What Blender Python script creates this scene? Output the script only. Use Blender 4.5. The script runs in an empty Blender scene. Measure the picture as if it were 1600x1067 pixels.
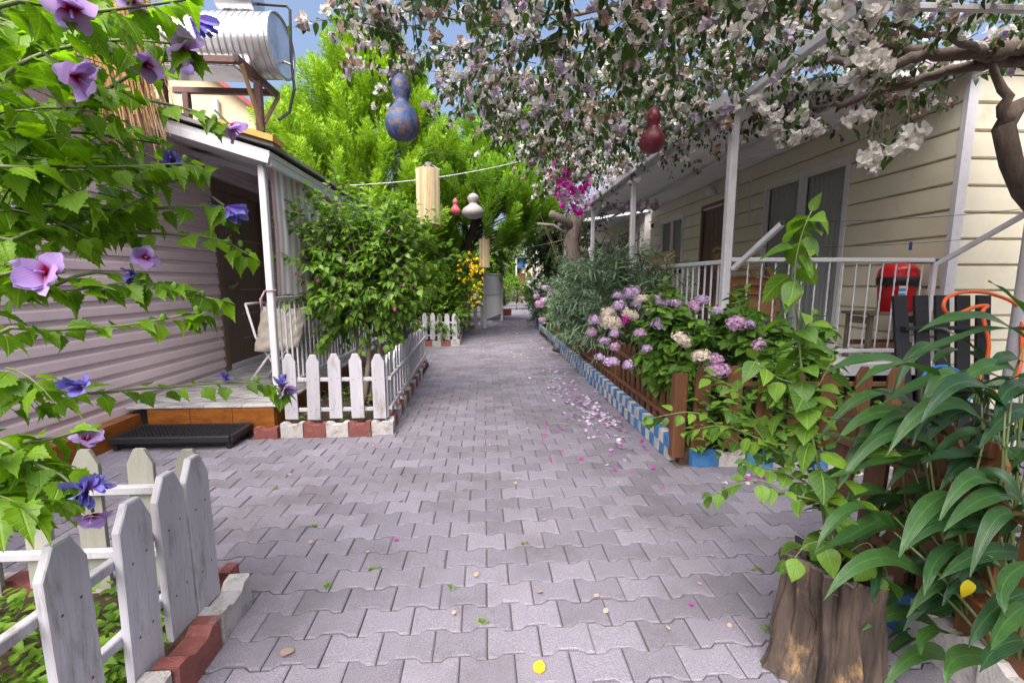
import bpy, math, random
import numpy as np
from mathutils import Vector, Matrix, noise

# ------------------------------------------------------------ camera, sky, sun, exposure
S = bpy.context.scene
COL = S.collection
CAM_F, CAM_H = 700.0, 1.38                      # focal length in pixels of a 1600 px frame, eye height
PITCH, YAW = math.radians(7.568), math.radians(3.485)
FW = Vector((math.sin(YAW)*math.cos(PITCH), math.cos(YAW)*math.cos(PITCH), -math.sin(PITCH)))
RT = Vector((math.cos(YAW), -math.sin(YAW), 0)); UP = RT.cross(FW)
CAM = Vector((0, 0, CAM_H))
cd = bpy.data.cameras.new('camera'); cam = bpy.data.objects.new('camera', cd); COL.objects.link(cam)
cam.matrix_world = Matrix(((RT.x, UP.x, -FW.x, 0), (RT.y, UP.y, -FW.y, 0), (RT.z, UP.z, -FW.z, CAM_H), (0, 0, 0, 1)))
cd.sensor_width = 36; cd.lens = 36*CAM_F/1600; cd.clip_start = .05; cd.clip_end = 400
S.camera = cam
S.render.resolution_x, S.render.resolution_y = 1024, 682

SUN_EL, SUN_AZ = math.radians(56), math.radians(-158)      # azimuth clockwise from +Y (down the path)
w = bpy.data.worlds.new('World'); S.world = w; w.use_nodes = True
nt = w.node_tree; bg = nt.nodes['Background']
sk = nt.nodes.new('ShaderNodeTexSky'); sk.sky_type = 'NISHITA'; sk.sun_disc = False
sk.sun_elevation = SUN_EL; sk.sun_rotation = SUN_AZ; sk.air_density = 1.0; sk.dust_density = 8.0; sk.ozone_density = 2.5
nt.links.new(sk.outputs[0], bg.inputs[0]); bg.inputs[1].default_value = 0.1
sl = bpy.data.lights.new('sun', 'SUN'); sl.energy = 2.3; sl.angle = math.radians(75); sl.color = (1, .965, .94)
so = bpy.data.objects.new('sun', sl); COL.objects.link(so)
sd = Vector((math.sin(SUN_AZ)*math.cos(SUN_EL), math.cos(SUN_AZ)*math.cos(SUN_EL), math.sin(SUN_EL)))
so.rotation_euler = sd.to_track_quat('Z', 'Y').to_euler(); so.location = (3, 6, 30)
S.view_settings.view_transform = 'Standard'; S.view_settings.look = 'None'
S.view_settings.exposure = 1.68; S.view_settings.gamma = 1; S.view_settings.use_curve_mapping = False

R = random.Random(7)
NP = np.random.default_rng(11)
U = R.uniform

# ------------------------------------------------------------ points measured in the photograph
def ray(x, y): return FW + RT*((x-800)/CAM_F) - UP*((y-533.5)/CAM_F)
def PY(x, y, Y): d = ray(x, y); return CAM + d*(Y/d.y)
def PX(x, y, X): d = ray(x, y); return CAM + d*(X/d.x)
def PZ(x, y, Z=0): d = ray(x, y); return CAM + d*((Z-CAM_H)/d.z)
FWn, RTn, UPn, CAMn = (np.array(v) for v in (FW, RT, UP, CAM))
def project(p):
    d = p-CAMn; wz = d@FWn; wz = np.where(wz < .05, .05, wz)
    return 800+CAM_F*(d@RTn)/wz, 533.5-CAM_F*(d@UPn)/wz, d@FWn

# ------------------------------------------------------------ mesh builder
class MB:
    def __init__(s): s.v = []; s.f = []; s.m = []; s.uv = {}
    def add(s, vs, fs, mi=0):
        o = len(s.v); s.v += [tuple(v) for v in vs]
        for f in fs: s.f.append(tuple(i+o for i in f)); s.m.append(mi)
        return s
    def box(s, a, b, mi=0):
        x0, y0, z0 = a; x1, y1, z1 = b
        vs = [(x0,y0,z0),(x1,y0,z0),(x1,y1,z0),(x0,y1,z0),(x0,y0,z1),(x1,y0,z1),(x1,y1,z1),(x0,y1,z1)]
        return s.add(vs, [(0,3,2,1),(4,5,6,7),(0,1,5,4),(1,2,6,5),(2,3,7,6),(3,0,4,7)], mi)
    def bar(s, p, q, wd, ht, up=(0,0,1), mi=0, ch=.12):
        p, q = Vector(p), Vector(q); d = (q-p).normalized(); u = Vector(up)
        if abs(d.dot(u)) > .97: u = Vector((0,1,0))
        x = d.cross(u).normalized(); z = x.cross(d)
        c = min(wd, ht)*ch; a, b = wd/2, ht/2
        o = [(-a+c,-b),(a-c,-b),(a,-b+c),(a,b-c),(a-c,b),(-a+c,b),(-a,b-c),(-a,-b+c)]
        vs = [p+x*i+z*j for i, j in o]+[q+x*i+z*j for i, j in o]
        return s.add(vs, [(i,(i+1)%8,8+(i+1)%8,8+i) for i in range(8)]+[tuple(range(7,-1,-1)), tuple(range(8,16))], mi)
    def tube(s, pts, rad, n=6, mi=0, cap=True):
        pts = [Vector(p) for p in pts]; k = len(pts)
        if not hasattr(rad, '__len__'): rad = [rad]*k
        vs = []; prev = None
        for i, p in enumerate(pts):
            t = (pts[min(i+1,k-1)]-pts[max(i-1,0)])
            t = t.normalized() if t.length > 1e-9 else Vector((0,0,1))
            if prev is None:
                a = Vector((0,0,1)) if abs(t.z) < .9 else Vector((1,0,0)); x = t.cross(a).normalized()
            else: x = (prev-t*prev.dot(t)).normalized()
            prev = x; y = t.cross(x)
            vs += [p+(x*math.cos(2*math.pi*j/n)+y*math.sin(2*math.pi*j/n))*rad[i] for j in range(n)]
        fs = [(i*n+j, i*n+(j+1)%n, (i+1)*n+(j+1)%n, (i+1)*n+j) for i in range(k-1) for j in range(n)]
        if cap: fs += [tuple(range(n-1,-1,-1)), tuple((k-1)*n+j for j in range(n))]
        return s.add(vs, fs, mi)
    def lathe(s, prof, n=20, c=(0,0,0), mi=0, M=None, caps=True):
        vs = [Vector((r*math.cos(2*math.pi*j/n), r*math.sin(2*math.pi*j/n), z)) for r, z in prof for j in range(n)]
        vs = [(M @ v if M else v)+Vector(c) for v in vs]; k = len(prof)
        fs = [(i*n+j, i*n+(j+1)%n, (i+1)*n+(j+1)%n, (i+1)*n+j) for i in range(k-1) for j in range(n)]
        if caps: fs += [tuple(range(n-1,-1,-1)), tuple((k-1)*n+j for j in range(n))]
        return s.add(vs, fs, mi)
    def prism(s, out, t, M=None, ch=0, mi=0):
        """outline in x,z ; thickness along y from 0 (back) to t (front), front edge chamfered by ch"""
        n = len(out); cx = sum(p[0] for p in out)/n; cz = sum(p[1] for p in out)/n
        def ins(p):
            d = math.hypot(p[0]-cx, p[1]-cz) or 1; return (p[0]-(p[0]-cx)/d*ch*1.2, p[1]-(p[1]-cz)/d*ch*1.2)
        rings = [[(p[0],0,p[1]) for p in out]]
        if ch: rings += [[(p[0],t-ch,p[1]) for p in out], [(ins(p)[0],t,ins(p)[1]) for p in out]]
        else: rings += [[(p[0],t,p[1]) for p in out]]
        vs = [Vector(v) for r in rings for v in r]
        if M: vs = [M @ v for v in vs]
        fs = [tuple(range(n))]
        for k in range(len(rings)-1): fs += [(k*n+(j+1)%n, k*n+j, (k+1)*n+j, (k+1)*n+(j+1)%n) for j in range(n)]
        fs += [tuple((len(rings)-1)*n+j for j in range(n-1,-1,-1))]
        return s.add(vs, fs, mi)
    def mesh(s, name, mats, smooth=False, off=None):
        me = bpy.data.meshes.new(name)
        vs = s.v if off is None else [(a-off.x, b-off.y, c-off.z) for a, b, c in s.v]
        me.from_pydata(vs, [], s.f)
        for m in (mats if isinstance(mats, (list, tuple)) else [mats]): me.materials.append(m)
        if any(s.m): me.polygons.foreach_set('material_index', s.m)
        if smooth:
            me.polygons.foreach_set('use_smooth', [True]*len(s.f))
            if smooth != 'all': me.set_sharp_from_angle(angle=math.radians(40))
        me.update(); return me
    def build(s, name, mats, parent=None, smooth=False, **tags):
        off = wloc(parent) if parent else None
        o = bpy.data.objects.new(name, s.mesh(name, mats, smooth, off)); COL.objects.link(o)
        if parent: o.parent = parent
        for k, v in tags.items(): o[k] = v
        return o
def wloc(o):
    v = Vector((0,0,0))
    while o: v += o.location; o = o.parent
    return v
def tag(o, label=None, cat=None, group=None, kind=None):
    if label: o['label'] = label
    if cat: o['category'] = cat
    if group: o['group'] = group
    if kind: o['kind'] = kind
    return o
def thing(name, label, cat, loc=(0,0,0), group=None):
    o = bpy.data.objects.new(name, None); o.empty_display_size = .1; COL.objects.link(o); o.location = loc
    return tag(o, label, cat, group)
def inst(name, me, M, parent=None):
    o = bpy.data.objects.new(name, me); COL.objects.link(o)
    if parent: o.parent = parent; M = Matrix.Translation(-wloc(parent)) @ M
    o.matrix_basis = M; return o
def structure(o): o['kind'] = 'structure'; return o

# ------------------------------------------------------------ materials
def _nodes(name):
    m = bpy.data.materials.new(name); m.use_nodes = True; t = m.node_tree
    return m, t, t.nodes, t.links, t.nodes['Principled BSDF']
def c4(c): return (c[0], c[1], c[2], 1)
def _rand(N, L):
    a = N.new('ShaderNodeNewGeometry'); b = N.new('ShaderNodeObjectInfo')
    s = N.new('ShaderNodeMath'); s.operation = 'ADD'; L.new(a.outputs['Random Per Island'], s.inputs[0]); L.new(b.outputs['Random'], s.inputs[1])
    f = N.new('ShaderNodeMath'); f.operation = 'FRACT'; L.new(s.outputs[0], f.inputs[0]); return f.outputs[0]
def mat(name, c1, c2=None, scale=8, rough=.6, bump=.0, bscale=90, rnd=0, metal=0, stretch=(1,1,1), dirt=None, dlo=.52, dhi=.7, dscale=6, dstretch=None, spec=.4, detail=5):
    m, t, N, L, P = _nodes(name)
    c2 = c2 or tuple(x*.8 for x in c1)
    g = N.new('ShaderNodeNewGeometry')
    mp = N.new('ShaderNodeMapping'); L.new(g.outputs['Position'], mp.inputs[0]); mp.inputs['Scale'].default_value = stretch
    n = N.new('ShaderNodeTexNoise'); n.inputs['Scale'].default_value = scale; n.inputs['Detail'].default_value = detail; n.inputs['Roughness'].default_value = .65
    L.new(mp.outputs[0], n.inputs[0])
    r = N.new('ShaderNodeValToRGB'); r.color_ramp.elements[0].position = .3; r.color_ramp.elements[1].position = .7
    r.color_ramp.elements[0].color = c4(c1); r.color_ramp.elements[1].color = c4(c2); L.new(n.outputs[0], r.inputs[0])
    col = r.outputs[0]
    if dirt:
        mp2 = N.new('ShaderNodeMapping'); L.new(g.outputs['Position'], mp2.inputs[0]); mp2.inputs['Scale'].default_value = dstretch or stretch
        n2 = N.new('ShaderNodeTexNoise'); n2.inputs['Scale'].default_value = dscale; n2.inputs['Detail'].default_value = 7; n2.inputs['Roughness'].default_value = .7
        L.new(mp2.outputs[0], n2.inputs[0])
        r2 = N.new('ShaderNodeMapRange'); r2.inputs[1].default_value = dlo; r2.inputs[2].default_value = dhi; L.new(n2.outputs[0], r2.inputs[0])
        mx = N.new('ShaderNodeMix'); mx.data_type = 'RGBA'; L.new(r2.outputs[0], mx.inputs[0]); L.new(col, mx.inputs[6]); mx.inputs[7].default_value = c4(dirt)
        col = mx.outputs[2]
    if rnd:
        rr = _rand(N, L); mr = N.new('ShaderNodeMapRange'); mr.inputs[3].default_value = 1-rnd; mr.inputs[4].default_value = 1+rnd; L.new(rr, mr.inputs[0])
        h = N.new('ShaderNodeHueSaturation'); L.new(mr.outputs[0], h.inputs['Value']); L.new(col, h.inputs['Color']); col = h.outputs[0]
    L.new(col, P.inputs['Base Color']); P.inputs['Roughness'].default_value = rough; P.inputs['Metallic'].default_value = metal
    P.inputs['Specular IOR Level'].default_value = spec
    if bump:
        n3 = N.new('ShaderNodeTexNoise'); n3.inputs['Scale'].default_value = bscale; n3.inputs['Detail'].default_value = 4; L.new(mp.outputs[0], n3.inputs[0])
        b = N.new('ShaderNodeBump'); b.inputs['Strength'].default_value = bump; b.inputs['Distance'].default_value = .01; L.new(n3.outputs[0], b.inputs['Height']); L.new(b.outputs[0], P.inputs['Normal'])
    return m
def leafmat(name, c1, c2, rough=.45, trans=.42, tcol=None, rib=.0, spec=.35, veins=0, stripes=0, tip=None):
    """leaf: two greens by random per leaf, paler midrib from the leaf's own UV, light passing through"""
    m, t, N, L, P = _nodes(name)
    rr = _rand(N, L)
    r = N.new('ShaderNodeValToRGB'); r.color_ramp.elements[0].color = c4(c1); r.color_ramp.elements[1].color = c4(c2); L.new(rr, r.inputs[0])
    col = r.outputs[0]
    if tip:  # tip holds the dark inner tone: shade between plumes painted into the colour
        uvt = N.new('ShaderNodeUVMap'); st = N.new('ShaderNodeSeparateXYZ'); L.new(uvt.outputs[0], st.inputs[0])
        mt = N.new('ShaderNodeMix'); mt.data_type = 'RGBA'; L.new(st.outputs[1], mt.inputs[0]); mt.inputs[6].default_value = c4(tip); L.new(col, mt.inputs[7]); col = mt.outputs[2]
    if stripes:
        u2 = N.new('ShaderNodeUVMap'); s2 = N.new('ShaderNodeSeparateXYZ'); L.new(u2.outputs[0], s2.inputs[0]); a2 = N.new('ShaderNodeMath'); a2.operation = 'ABSOLUTE'; L.new(s2.outputs[0], a2.inputs[0])
        q2 = N.new('ShaderNodeMath'); q2.operation = 'MULTIPLY_ADD'; L.new(a2.outputs[0], q2.inputs[0]); q2.inputs[1].default_value = 105; L.new(s2.outputs[1], q2.inputs[2])
        n2 = N.new('ShaderNodeMath'); n2.operation = 'SINE'; L.new(q2.outputs[0], n2.inputs[0]); b2 = N.new('ShaderNodeBump'); b2.inputs['Strength'].default_value = .35; b2.inputs['Distance'].default_value = .002; L.new(n2.outputs[0], b2.inputs['Height']); L.new(b2.outputs[0], P.inputs['Normal'])
    if rib:
        uv = N.new('ShaderNodeUVMap'); sp = N.new('ShaderNodeSeparateXYZ'); L.new(uv.outputs[0], sp.inputs[0])
        a = N.new('ShaderNodeMath'); a.operation = 'ABSOLUTE'; L.new(sp.outputs[0], a.inputs[0])
        v = a.outputs[0]
        mr = N.new('ShaderNodeMapRange'); mr.inputs[1].default_value = .035; mr.inputs[2].default_value = .0; L.new(v, mr.inputs[0])
        k = mr.outputs[0]
        if veins:
            q = N.new('ShaderNodeMath'); q.operation = 'MULTIPLY_ADD'; L.new(v, q.inputs[0]); q.inputs[1].default_value = -.9; L.new(sp.outputs[1], q.inputs[2])
            si = N.new('ShaderNodeMath'); si.operation = 'MULTIPLY'; L.new(q.outputs[0], si.inputs[0]); si.inputs[1].default_value = veins
            sn = N.new('ShaderNodeMath'); sn.operation = 'SINE'; L.new(si.outputs[0], sn.inputs[0])
            m2 = N.new('ShaderNodeMapRange'); m2.inputs[1].default_value = .86; m2.inputs[2].default_value = 1; m2.inputs[4].default_value = .7; L.new(sn.outputs[0], m2.inputs[0])
            mx0 = N.new('ShaderNodeMath'); mx0.operation = 'MAXIMUM'; L.new(k, mx0.inputs[0]); L.new(m2.outputs[0], mx0.inputs[1]); k = mx0.outputs[0]
            b = N.new('ShaderNodeBump'); b.inputs['Strength'].default_value = .5; b.inputs['Distance'].default_value = .004; b.invert = True
            L.new(k, b.inputs['Height']); L.new(b.outputs[0], P.inputs['Normal'])
        mu = N.new('ShaderNodeMath'); mu.operation = 'MULTIPLY'; L.new(k, mu.inputs[0]); mu.inputs[1].default_value = rib
        mx = N.new('ShaderNodeMix'); mx.data_type = 'RGBA'; L.new(mu.outputs[0], mx.inputs[0]); L.new(col, mx.inputs[6])
        mx.inputs[7].default_value = c4(tuple(min(.5, x*2.2+.02) for x in c2)); col = mx.outputs[2]
    g = N.new('ShaderNodeNewGeometry'); n = N.new('ShaderNodeTexNoise'); n.inputs['Scale'].default_value = 30; n.inputs['Detail'].default_value = 3; L.new(g.outputs['Position'], n.inputs[0])
    h = N.new('ShaderNodeHueSaturation'); mr = N.new('ShaderNodeMapRange'); mr.inputs[3].default_value = .7; mr.inputs[4].default_value = 1.3
    L.new(n.outputs[0], mr.inputs[0]); L.new(mr.outputs[0], h.inputs['Value']); L.new(col, h.inputs['Color']); col = h.outputs[0]
    L.new(col, P.inputs['Base Color']); P.inputs['Roughness'].default_value = rough; P.inputs['Specular IOR Level'].default_value = spec
    T = N.new('ShaderNodeBsdfTranslucent')
    if tcol:
        ht = N.new('ShaderNodeMix'); ht.data_type = 'RGBA'; ht.blend_type = 'MULTIPLY'; ht.inputs[0].default_value = 1; L.new(col, ht.inputs[6]); ht.inputs[7].default_value = c4(tcol)
        L.new(ht.outputs[2], T.inputs[0])
    else: L.new(col, T.inputs[0])
    ms = N.new('ShaderNodeMixShader'); ms.inputs[0].default_value = trans; L.new(P.outputs[0], ms.inputs[1]); L.new(T.outputs[0], ms.inputs[2])
    L.new(ms.outputs[0], N['Material Output'].inputs[0]); return m
def petalmat(name, edge, centre, r0=.12, r1=.42, trans=.35, edge2=None):
    m, t, N, L, P = _nodes(name)
    uv = N.new('ShaderNodeUVMap'); sp = N.new('ShaderNodeSeparateXYZ'); L.new(uv.outputs[0], sp.inputs[0])
    r = N.new('ShaderNodeValToRGB'); e = r.color_ramp.elements; e[0].position = r0; e[0].color = c4(centre); e[1].position = r1; e[1].color = c4(edge)
    if edge2: x = e.new(.95); x.color = c4(edge2)
    L.new(sp.outputs[1], r.inputs[0])
    wv = N.new('ShaderNodeMath'); wv.operation = 'MULTIPLY'; L.new(sp.outputs[0], wv.inputs[0]); wv.inputs[1].default_value = 62; sn = N.new('ShaderNodeMath'); sn.operation = 'SINE'; L.new(wv.outputs[0], sn.inputs[0]); m4 = N.new('ShaderNodeMath'); m4.operation = 'MULTIPLY'; L.new(sn.outputs[0], m4.inputs[0]); m4.inputs[1].default_value = .06
    rr0 = _rand(N, L); mr = N.new('ShaderNodeMapRange'); mr.inputs[3].default_value = .78; mr.inputs[4].default_value = 1.15; L.new(rr0, mr.inputs[0]); ad = N.new('ShaderNodeMath'); ad.operation = 'ADD'; L.new(mr.outputs[0], ad.inputs[0]); L.new(m4.outputs[0], ad.inputs[1]); mr = ad
    h = N.new('ShaderNodeHueSaturation'); L.new(mr.outputs[0], h.inputs['Value']); L.new(r.outputs[0], h.inputs['Color'])
    L.new(h.outputs[0], P.inputs['Base Color']); P.inputs['Roughness'].default_value = .7; P.inputs['Specular IOR Level'].default_value = .15
    T = N.new('ShaderNodeBsdfTranslucent'); L.new(h.outputs[0], T.inputs[0])
    ms = N.new('ShaderNodeMixShader'); ms.inputs[0].default_value = trans; L.new(P.outputs[0], ms.inputs[1]); L.new(T.outputs[0], ms.inputs[2])
    L.new(ms.outputs[0], N['Material Output'].inputs[0]); return m

M_white = mat('white_paint', (.6,.59,.63), (.52,.51,.55), 14, .45, .04, 60, dirt=(.36,.34,.33), dlo=.62, dhi=.8, dscale=9)
M_picket = mat('worn_white_wood', (.44,.43,.475), (.35,.34,.375), 10, .6, .25, 60, rnd=.08, stretch=(1,1,.12), dirt=(.2,.18,.16), dlo=.53, dhi=.72, dscale=13, dstretch=(1,1,.22))
M_picket_back = mat('grey_green_wood', (.3,.3,.26), (.22,.22,.19), 12, .75, .3, 60, rnd=.12, stretch=(1,1,.15), dirt=(.1,.1,.08), dlo=.6, dhi=.75)  # darker and greener than the front pickets, for the back row
M_brownwood = mat('brown_stained_wood', (.14,.058,.024), (.075,.03,.012), 12, .55, .3, 60, rnd=.2, stretch=(1,1,.12), dirt=(.3,.2,.13), dlo=.62, dhi=.78, dscale=14)
M_paver = mat('concrete_paver', (.265,.247,.298), (.13,.12,.148), 210, .88, .6, 320, rnd=.17, dirt=(.1,.09,.088), dlo=.47, dhi=.8, dscale=1.3, spec=.2, detail=3)
M_sand = mat('joint_sand', (.12,.105,.095), (.075,.066,.058), 30, .95, .4, 200)
M_soil = mat('soil', (.07,.045,.028), (.03,.02,.013), 25, .95, .8, 60)
M_kwhite = mat('kerb_white_paint', (.45,.43,.43), (.33,.31,.3), 18, .7, .35, 90, rnd=.1, dirt=(.2,.18,.16), dlo=.5, dhi=.68, dscale=12)
M_kred = mat('kerb_red_paint', (.23,.075,.065), (.15,.05,.045), 18, .7, .35, 90, rnd=.12, dirt=(.25,.2,.18), dlo=.56, dhi=.74, dscale=12)
M_kblue = mat('kerb_blue_paint', (.045,.17,.38), (.03,.11,.27), 18, .6, .35, 90, rnd=.14, dirt=(.2,.2,.2), dlo=.58, dhi=.75, dscale=14)
M_sid_l = mat('pink_vinyl', (.66,.535,.56), (.6,.485,.51), 3, .5, .08, 40, rnd=.03, dirt=(.36,.3,.29), dlo=.6, dhi=.85, dscale=2)
M_sid_r = mat('cream_vinyl', (.69,.645,.515), (.63,.585,.46), 3, .5, .08, 40, rnd=.03, dirt=(.36,.31,.22), dlo=.6, dhi=.85, dscale=2)
M_band = mat('orange_brown_tile', (.3,.105,.02), (.17,.055,.01), 5, .35, .06, 30, rnd=.1, stretch=(1,1,3), dirt=(.09,.035,.012), dlo=.5, dhi=.7, dscale=9)
M_marble = mat('marble_tile', (.42,.41,.42), (.16,.155,.16), 2.6, .2, 0, rnd=.06, stretch=(1,2.5,1), dirt=(.5,.49,.49), dlo=.45, dhi=.6, dscale=5)
M_black = mat('black_metal', (.022,.023,.028), (.014,.014,.017), 30, .5, .2, 120)
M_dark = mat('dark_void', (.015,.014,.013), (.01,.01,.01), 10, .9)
M_door = mat('walnut_door', (.19,.125,.095), (.12,.078,.058), 10, .4, .1, 60, stretch=(4,4,.3))
M_doortrim = mat('door_inlay_metal', (.45,.4,.34), None, 10, .3, metal=.6)
M_grey = mat('grey_soffit', (.74,.735,.76), (.68,.67,.7), 4, .6, .05, 40, rnd=.04, dirt=(.3,.29,.28), dlo=.58, dhi=.8, dscale=3)
M_roof = mat('old_roof_sheet', (.3,.28,.27), (.2,.18,.17), 10, .7, .2, 60, dirt=(.1,.09,.08))
M_yellowedge = mat('yellow_foam', (.5,.3,.08), (.35,.2,.05), 30, .8, .3, 120)
M_tank = mat('galvanised_steel', (.62,.62,.64), (.5,.51,.54), 6, .33, .05, 30, metal=.9, dirt=(.35,.33,.32), dlo=.58, dhi=.8)
M_rust = mat('red_oxide_steel', (.13,.06,.05), (.08,.04,.035), 20, .6, .2, 90)
M_tanwood = mat('pale_timber', (.36,.22,.11), (.26,.15,.07), 14, .7, .2, 60)
M_straw = mat('straw', (.6,.37,.17), (.42,.25,.11), 40, .8, .2, 150, rnd=.28)
M_bamboo = mat('bamboo', (.6,.49,.32), (.46,.36,.21), 60, .6, .2, 120, rnd=.2, stretch=(1,1,.1))
M_cream = mat('cream_render', (.62,.53,.34), (.56,.47,.3), 2, .8, .1, 50)
M_red = mat('red_roof_edge', (.32,.045,.035), (.22,.03,.025), 8, .5)
M_glass_old = mat('dark_window_glass', (.03,.035,.04), (.02,.022,.026), 4, .06, spec=.8)
M_frame = mat('white_upvc', (.7,.7,.72), (.64,.64,.66), 8, .35, dirt=(.42,.41,.4), dlo=.62, dhi=.8)
M_bark = mat('grey_bark', (.19,.145,.125), (.09,.068,.058), 14, .9, .8, 50, stretch=(1,1,.35), dirt=(.3,.25,.23), dlo=.6, dhi=.75)
M_barkdark = mat('dark_bark', (.085,.06,.048), (.045,.032,.026), 16, .9, .8, 50, stretch=(1,1,.35))
M_stump = mat('weathered_stump_bark', (.095,.066,.05), (.012,.009,.008), 13, .85, 1.0, 34, stretch=(1,1,.1), dirt=(.24,.15,.07), dlo=.58, dhi=.72, dscale=9, dstretch=(1,1,.45))
M_endgrain = mat('stump_end_grain', (.1,.085,.075), (.05,.042,.038), 20, .9, .6, 60)
M_stem = mat('green_stem', (.12,.15,.05), (.08,.1,.035), 20, .6)
M_twig = mat('brown_twig', (.11,.075,.05), (.07,.05,.035), 20, .8)
M_brownplastic = mat('brown_plastic', (.25,.125,.048), (.2,.098,.037), 5, .4, .02, 50)
M_bin = mat('red_plastic', (.5,.012,.018), (.42,.008,.014), 4, .3)
M_bag = mat('black_bag', (.02,.02,.022), (.012,.012,.014), 40, .3, .6, 60)
M_stickerw = mat('sticker_white', (.75,.76,.78)); M_stickerb = mat('sticker_blue', (.1,.3,.55))
M_tablewood = mat('striped_laminate', (.4,.23,.12), (.27,.14,.07), 10, .5, .02, 50, stretch=(.3,.3,6))
M_greywood = mat('grey_timber', (.16,.125,.1), (.09,.07,.055), 10, .8, .3, 60)
M_hose = mat('orange_hose', (.72,.13,.03), (.6,.1,.02), 8, .45)
M_bluehose = mat('blue_hose', (.02,.16,.45), (.015,.12,.36), 8, .45)
M_wire = mat('grey_wire', (.06,.06,.07), None, 8, .5)
M_peg = mat('blue_plastic_peg', (.03,.06,.3), None, 8, .4)
M_brick = mat('red_brick', (.24,.075,.05), (.16,.05,.035), 14, .85, .4, 80, rnd=.2)
M_gourd_b = mat('painted_gourd_blue', (.02,.085,.24), (.012,.045,.15), 22, .5, .25, 60, dirt=(.15,.095,.085), dlo=.47, dhi=.57, dscale=26)
M_gourd_r = mat('painted_gourd_red', (.16,.018,.035), (.11,.012,.024), 9, .4, .2, 60, dirt=(.35,.2,.18), dlo=.6, dhi=.7, dscale=13)
M_gourd_p = mat('painted_gourd_pink', (.5,.1,.12), (.4,.07,.09), 9, .5)
M_gourd_w = mat('pale_gourd', (.36,.34,.36), (.25,.22,.21), 7, .6, .1, 60, dirt=(.25,.19,.16), dlo=.58, dhi=.75)
M_cushion = mat('quilted_cushion', (.36,.33,.29), (.3,.27,.23), 8, .85, .2, 60)

def _glass():
    m, t, N, L, P = _nodes('window_glass')
    P.inputs['Base Color'].default_value = (.02,.022,.025,1); P.inputs['Roughness'].default_value = .04; P.inputs['Specular IOR Level'].default_value = 1.0
    T = N.new('ShaderNodeBsdfTransparent'); T.inputs[0].default_value = (.93,.94,.94,1)
    ms = N.new('ShaderNodeMixShader'); ms.inputs[0].default_value = .84; L.new(P.outputs[0], ms.inputs[1]); L.new(T.outputs[0], ms.inputs[2]); L.new(ms.outputs[0], N['Material Output'].inputs[0]); return m
M_glass = _glass()
M_net = mat('net_curtain', (.9,.9,.9), (.7,.7,.7), 60, .9, .2, 120)
def canvas(n, c):
    m = mat(n, c, tuple(x*.93 for x in c), 6, .85); N = m.node_tree.nodes; L = m.node_tree.links; P = N['Principled BSDF']
    T = N.new('ShaderNodeBsdfTranslucent'); T.inputs[0].default_value = c4(c); ms = N.new('ShaderNodeMixShader'); ms.inputs[0].default_value = .4
    L.new(P.outputs[0], ms.inputs[1]); L.new(T.outputs[0], ms.inputs[2]); L.new(ms.outputs[0], N['Material Output'].inputs[0]); return m
# ------------------------------------------------------------ leaves and flowers: templates and scattering
def tmpl_strip(half, fold=.12, droop=.25, edge_up=.0, twist=0):
    """half = [(halfwidth, y)...]; two strips of quads either side of a midrib. Base at origin, length along +Y, top side +Z"""
    v, uv, f = [], [], []
    for hw, y in half:
        z0 = -droop*y*y
        for s in (-1, 0, 1):
            v.append((s*hw, y, z0 + (fold*hw if s else 0))); uv.append((s*hw, y))
    for i in range(len(half)-1):
        a, b = i*3, (i+1)*3
        for k in (0, 1):
            q = (a+k, a+k+1, b+k+1, b+k)
            f.append(q)
    return np.array(v, float), f, np.array(uv, float)
HIB = [(0,0),(.02,.02),(.24,.10),(.36,.2),(.33,.3),(.46,.44),(.35,.46),(.34,.54),(.25,.56),(.25,.66),(.16,.68),(.15,.78),(.08,.82),(0,1)]
T_hib = [tmpl_strip(HIB, .25, .25), tmpl_strip(HIB, -.05, .55), tmpl_strip([(a*.8, b) for a, b in HIB], .5, .35), tmpl_strip([(a*1.1, b) for a, b in HIB], .1, .1), tmpl_strip([(a*.75, b) for a, b in HIB], .7, .6)]
OV = [(0,0),(.14,.06),(.27,.2),(.31,.36),(.27,.55),(.17,.75),(.07,.9),(0,1)]
T_ov = [tmpl_strip(OV, .3, .2), tmpl_strip(OV, .05, .5), tmpl_strip([(a*.85, b) for a, b in OV], .6, .3)]
T_round = [tmpl_strip([(a*1.35, b) for a, b in OV], .15, .35), tmpl_strip([(a*1.25, b) for a, b in OV], .4, .2), tmpl_strip([(a*1.4, b) for a, b in OV], -.1, .5)]
SM = [(0,0),(.2,.25),(.24,.45),(.13,.75),(0,1)]
T_sm = [tmpl_strip(SM, .3, .15), tmpl_strip(SM, .1, .5)]
LN = [(0,0),(.05,.15),(.075,.4),(.06,.7),(0,1)]
T_ln = [tmpl_strip(LN, .4, .2), tmpl_strip(LN, .2, .5), tmpl_strip(LN, .3, .05)]
def merge(parts):
    v, f, uv, o = [], [], [], 0
    for pv, pf, pu in parts:
        v.append(pv); uv.append(pu); f += [tuple(i+o for i in q) for q in pf]; o += len(pv)
    return np.vstack(v), f, np.vstack(uv)
def xf(t, M):
    M = np.array(M); return t[0]@M[:3,:3].T+M[:3,3], t[1], t[2]
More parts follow.
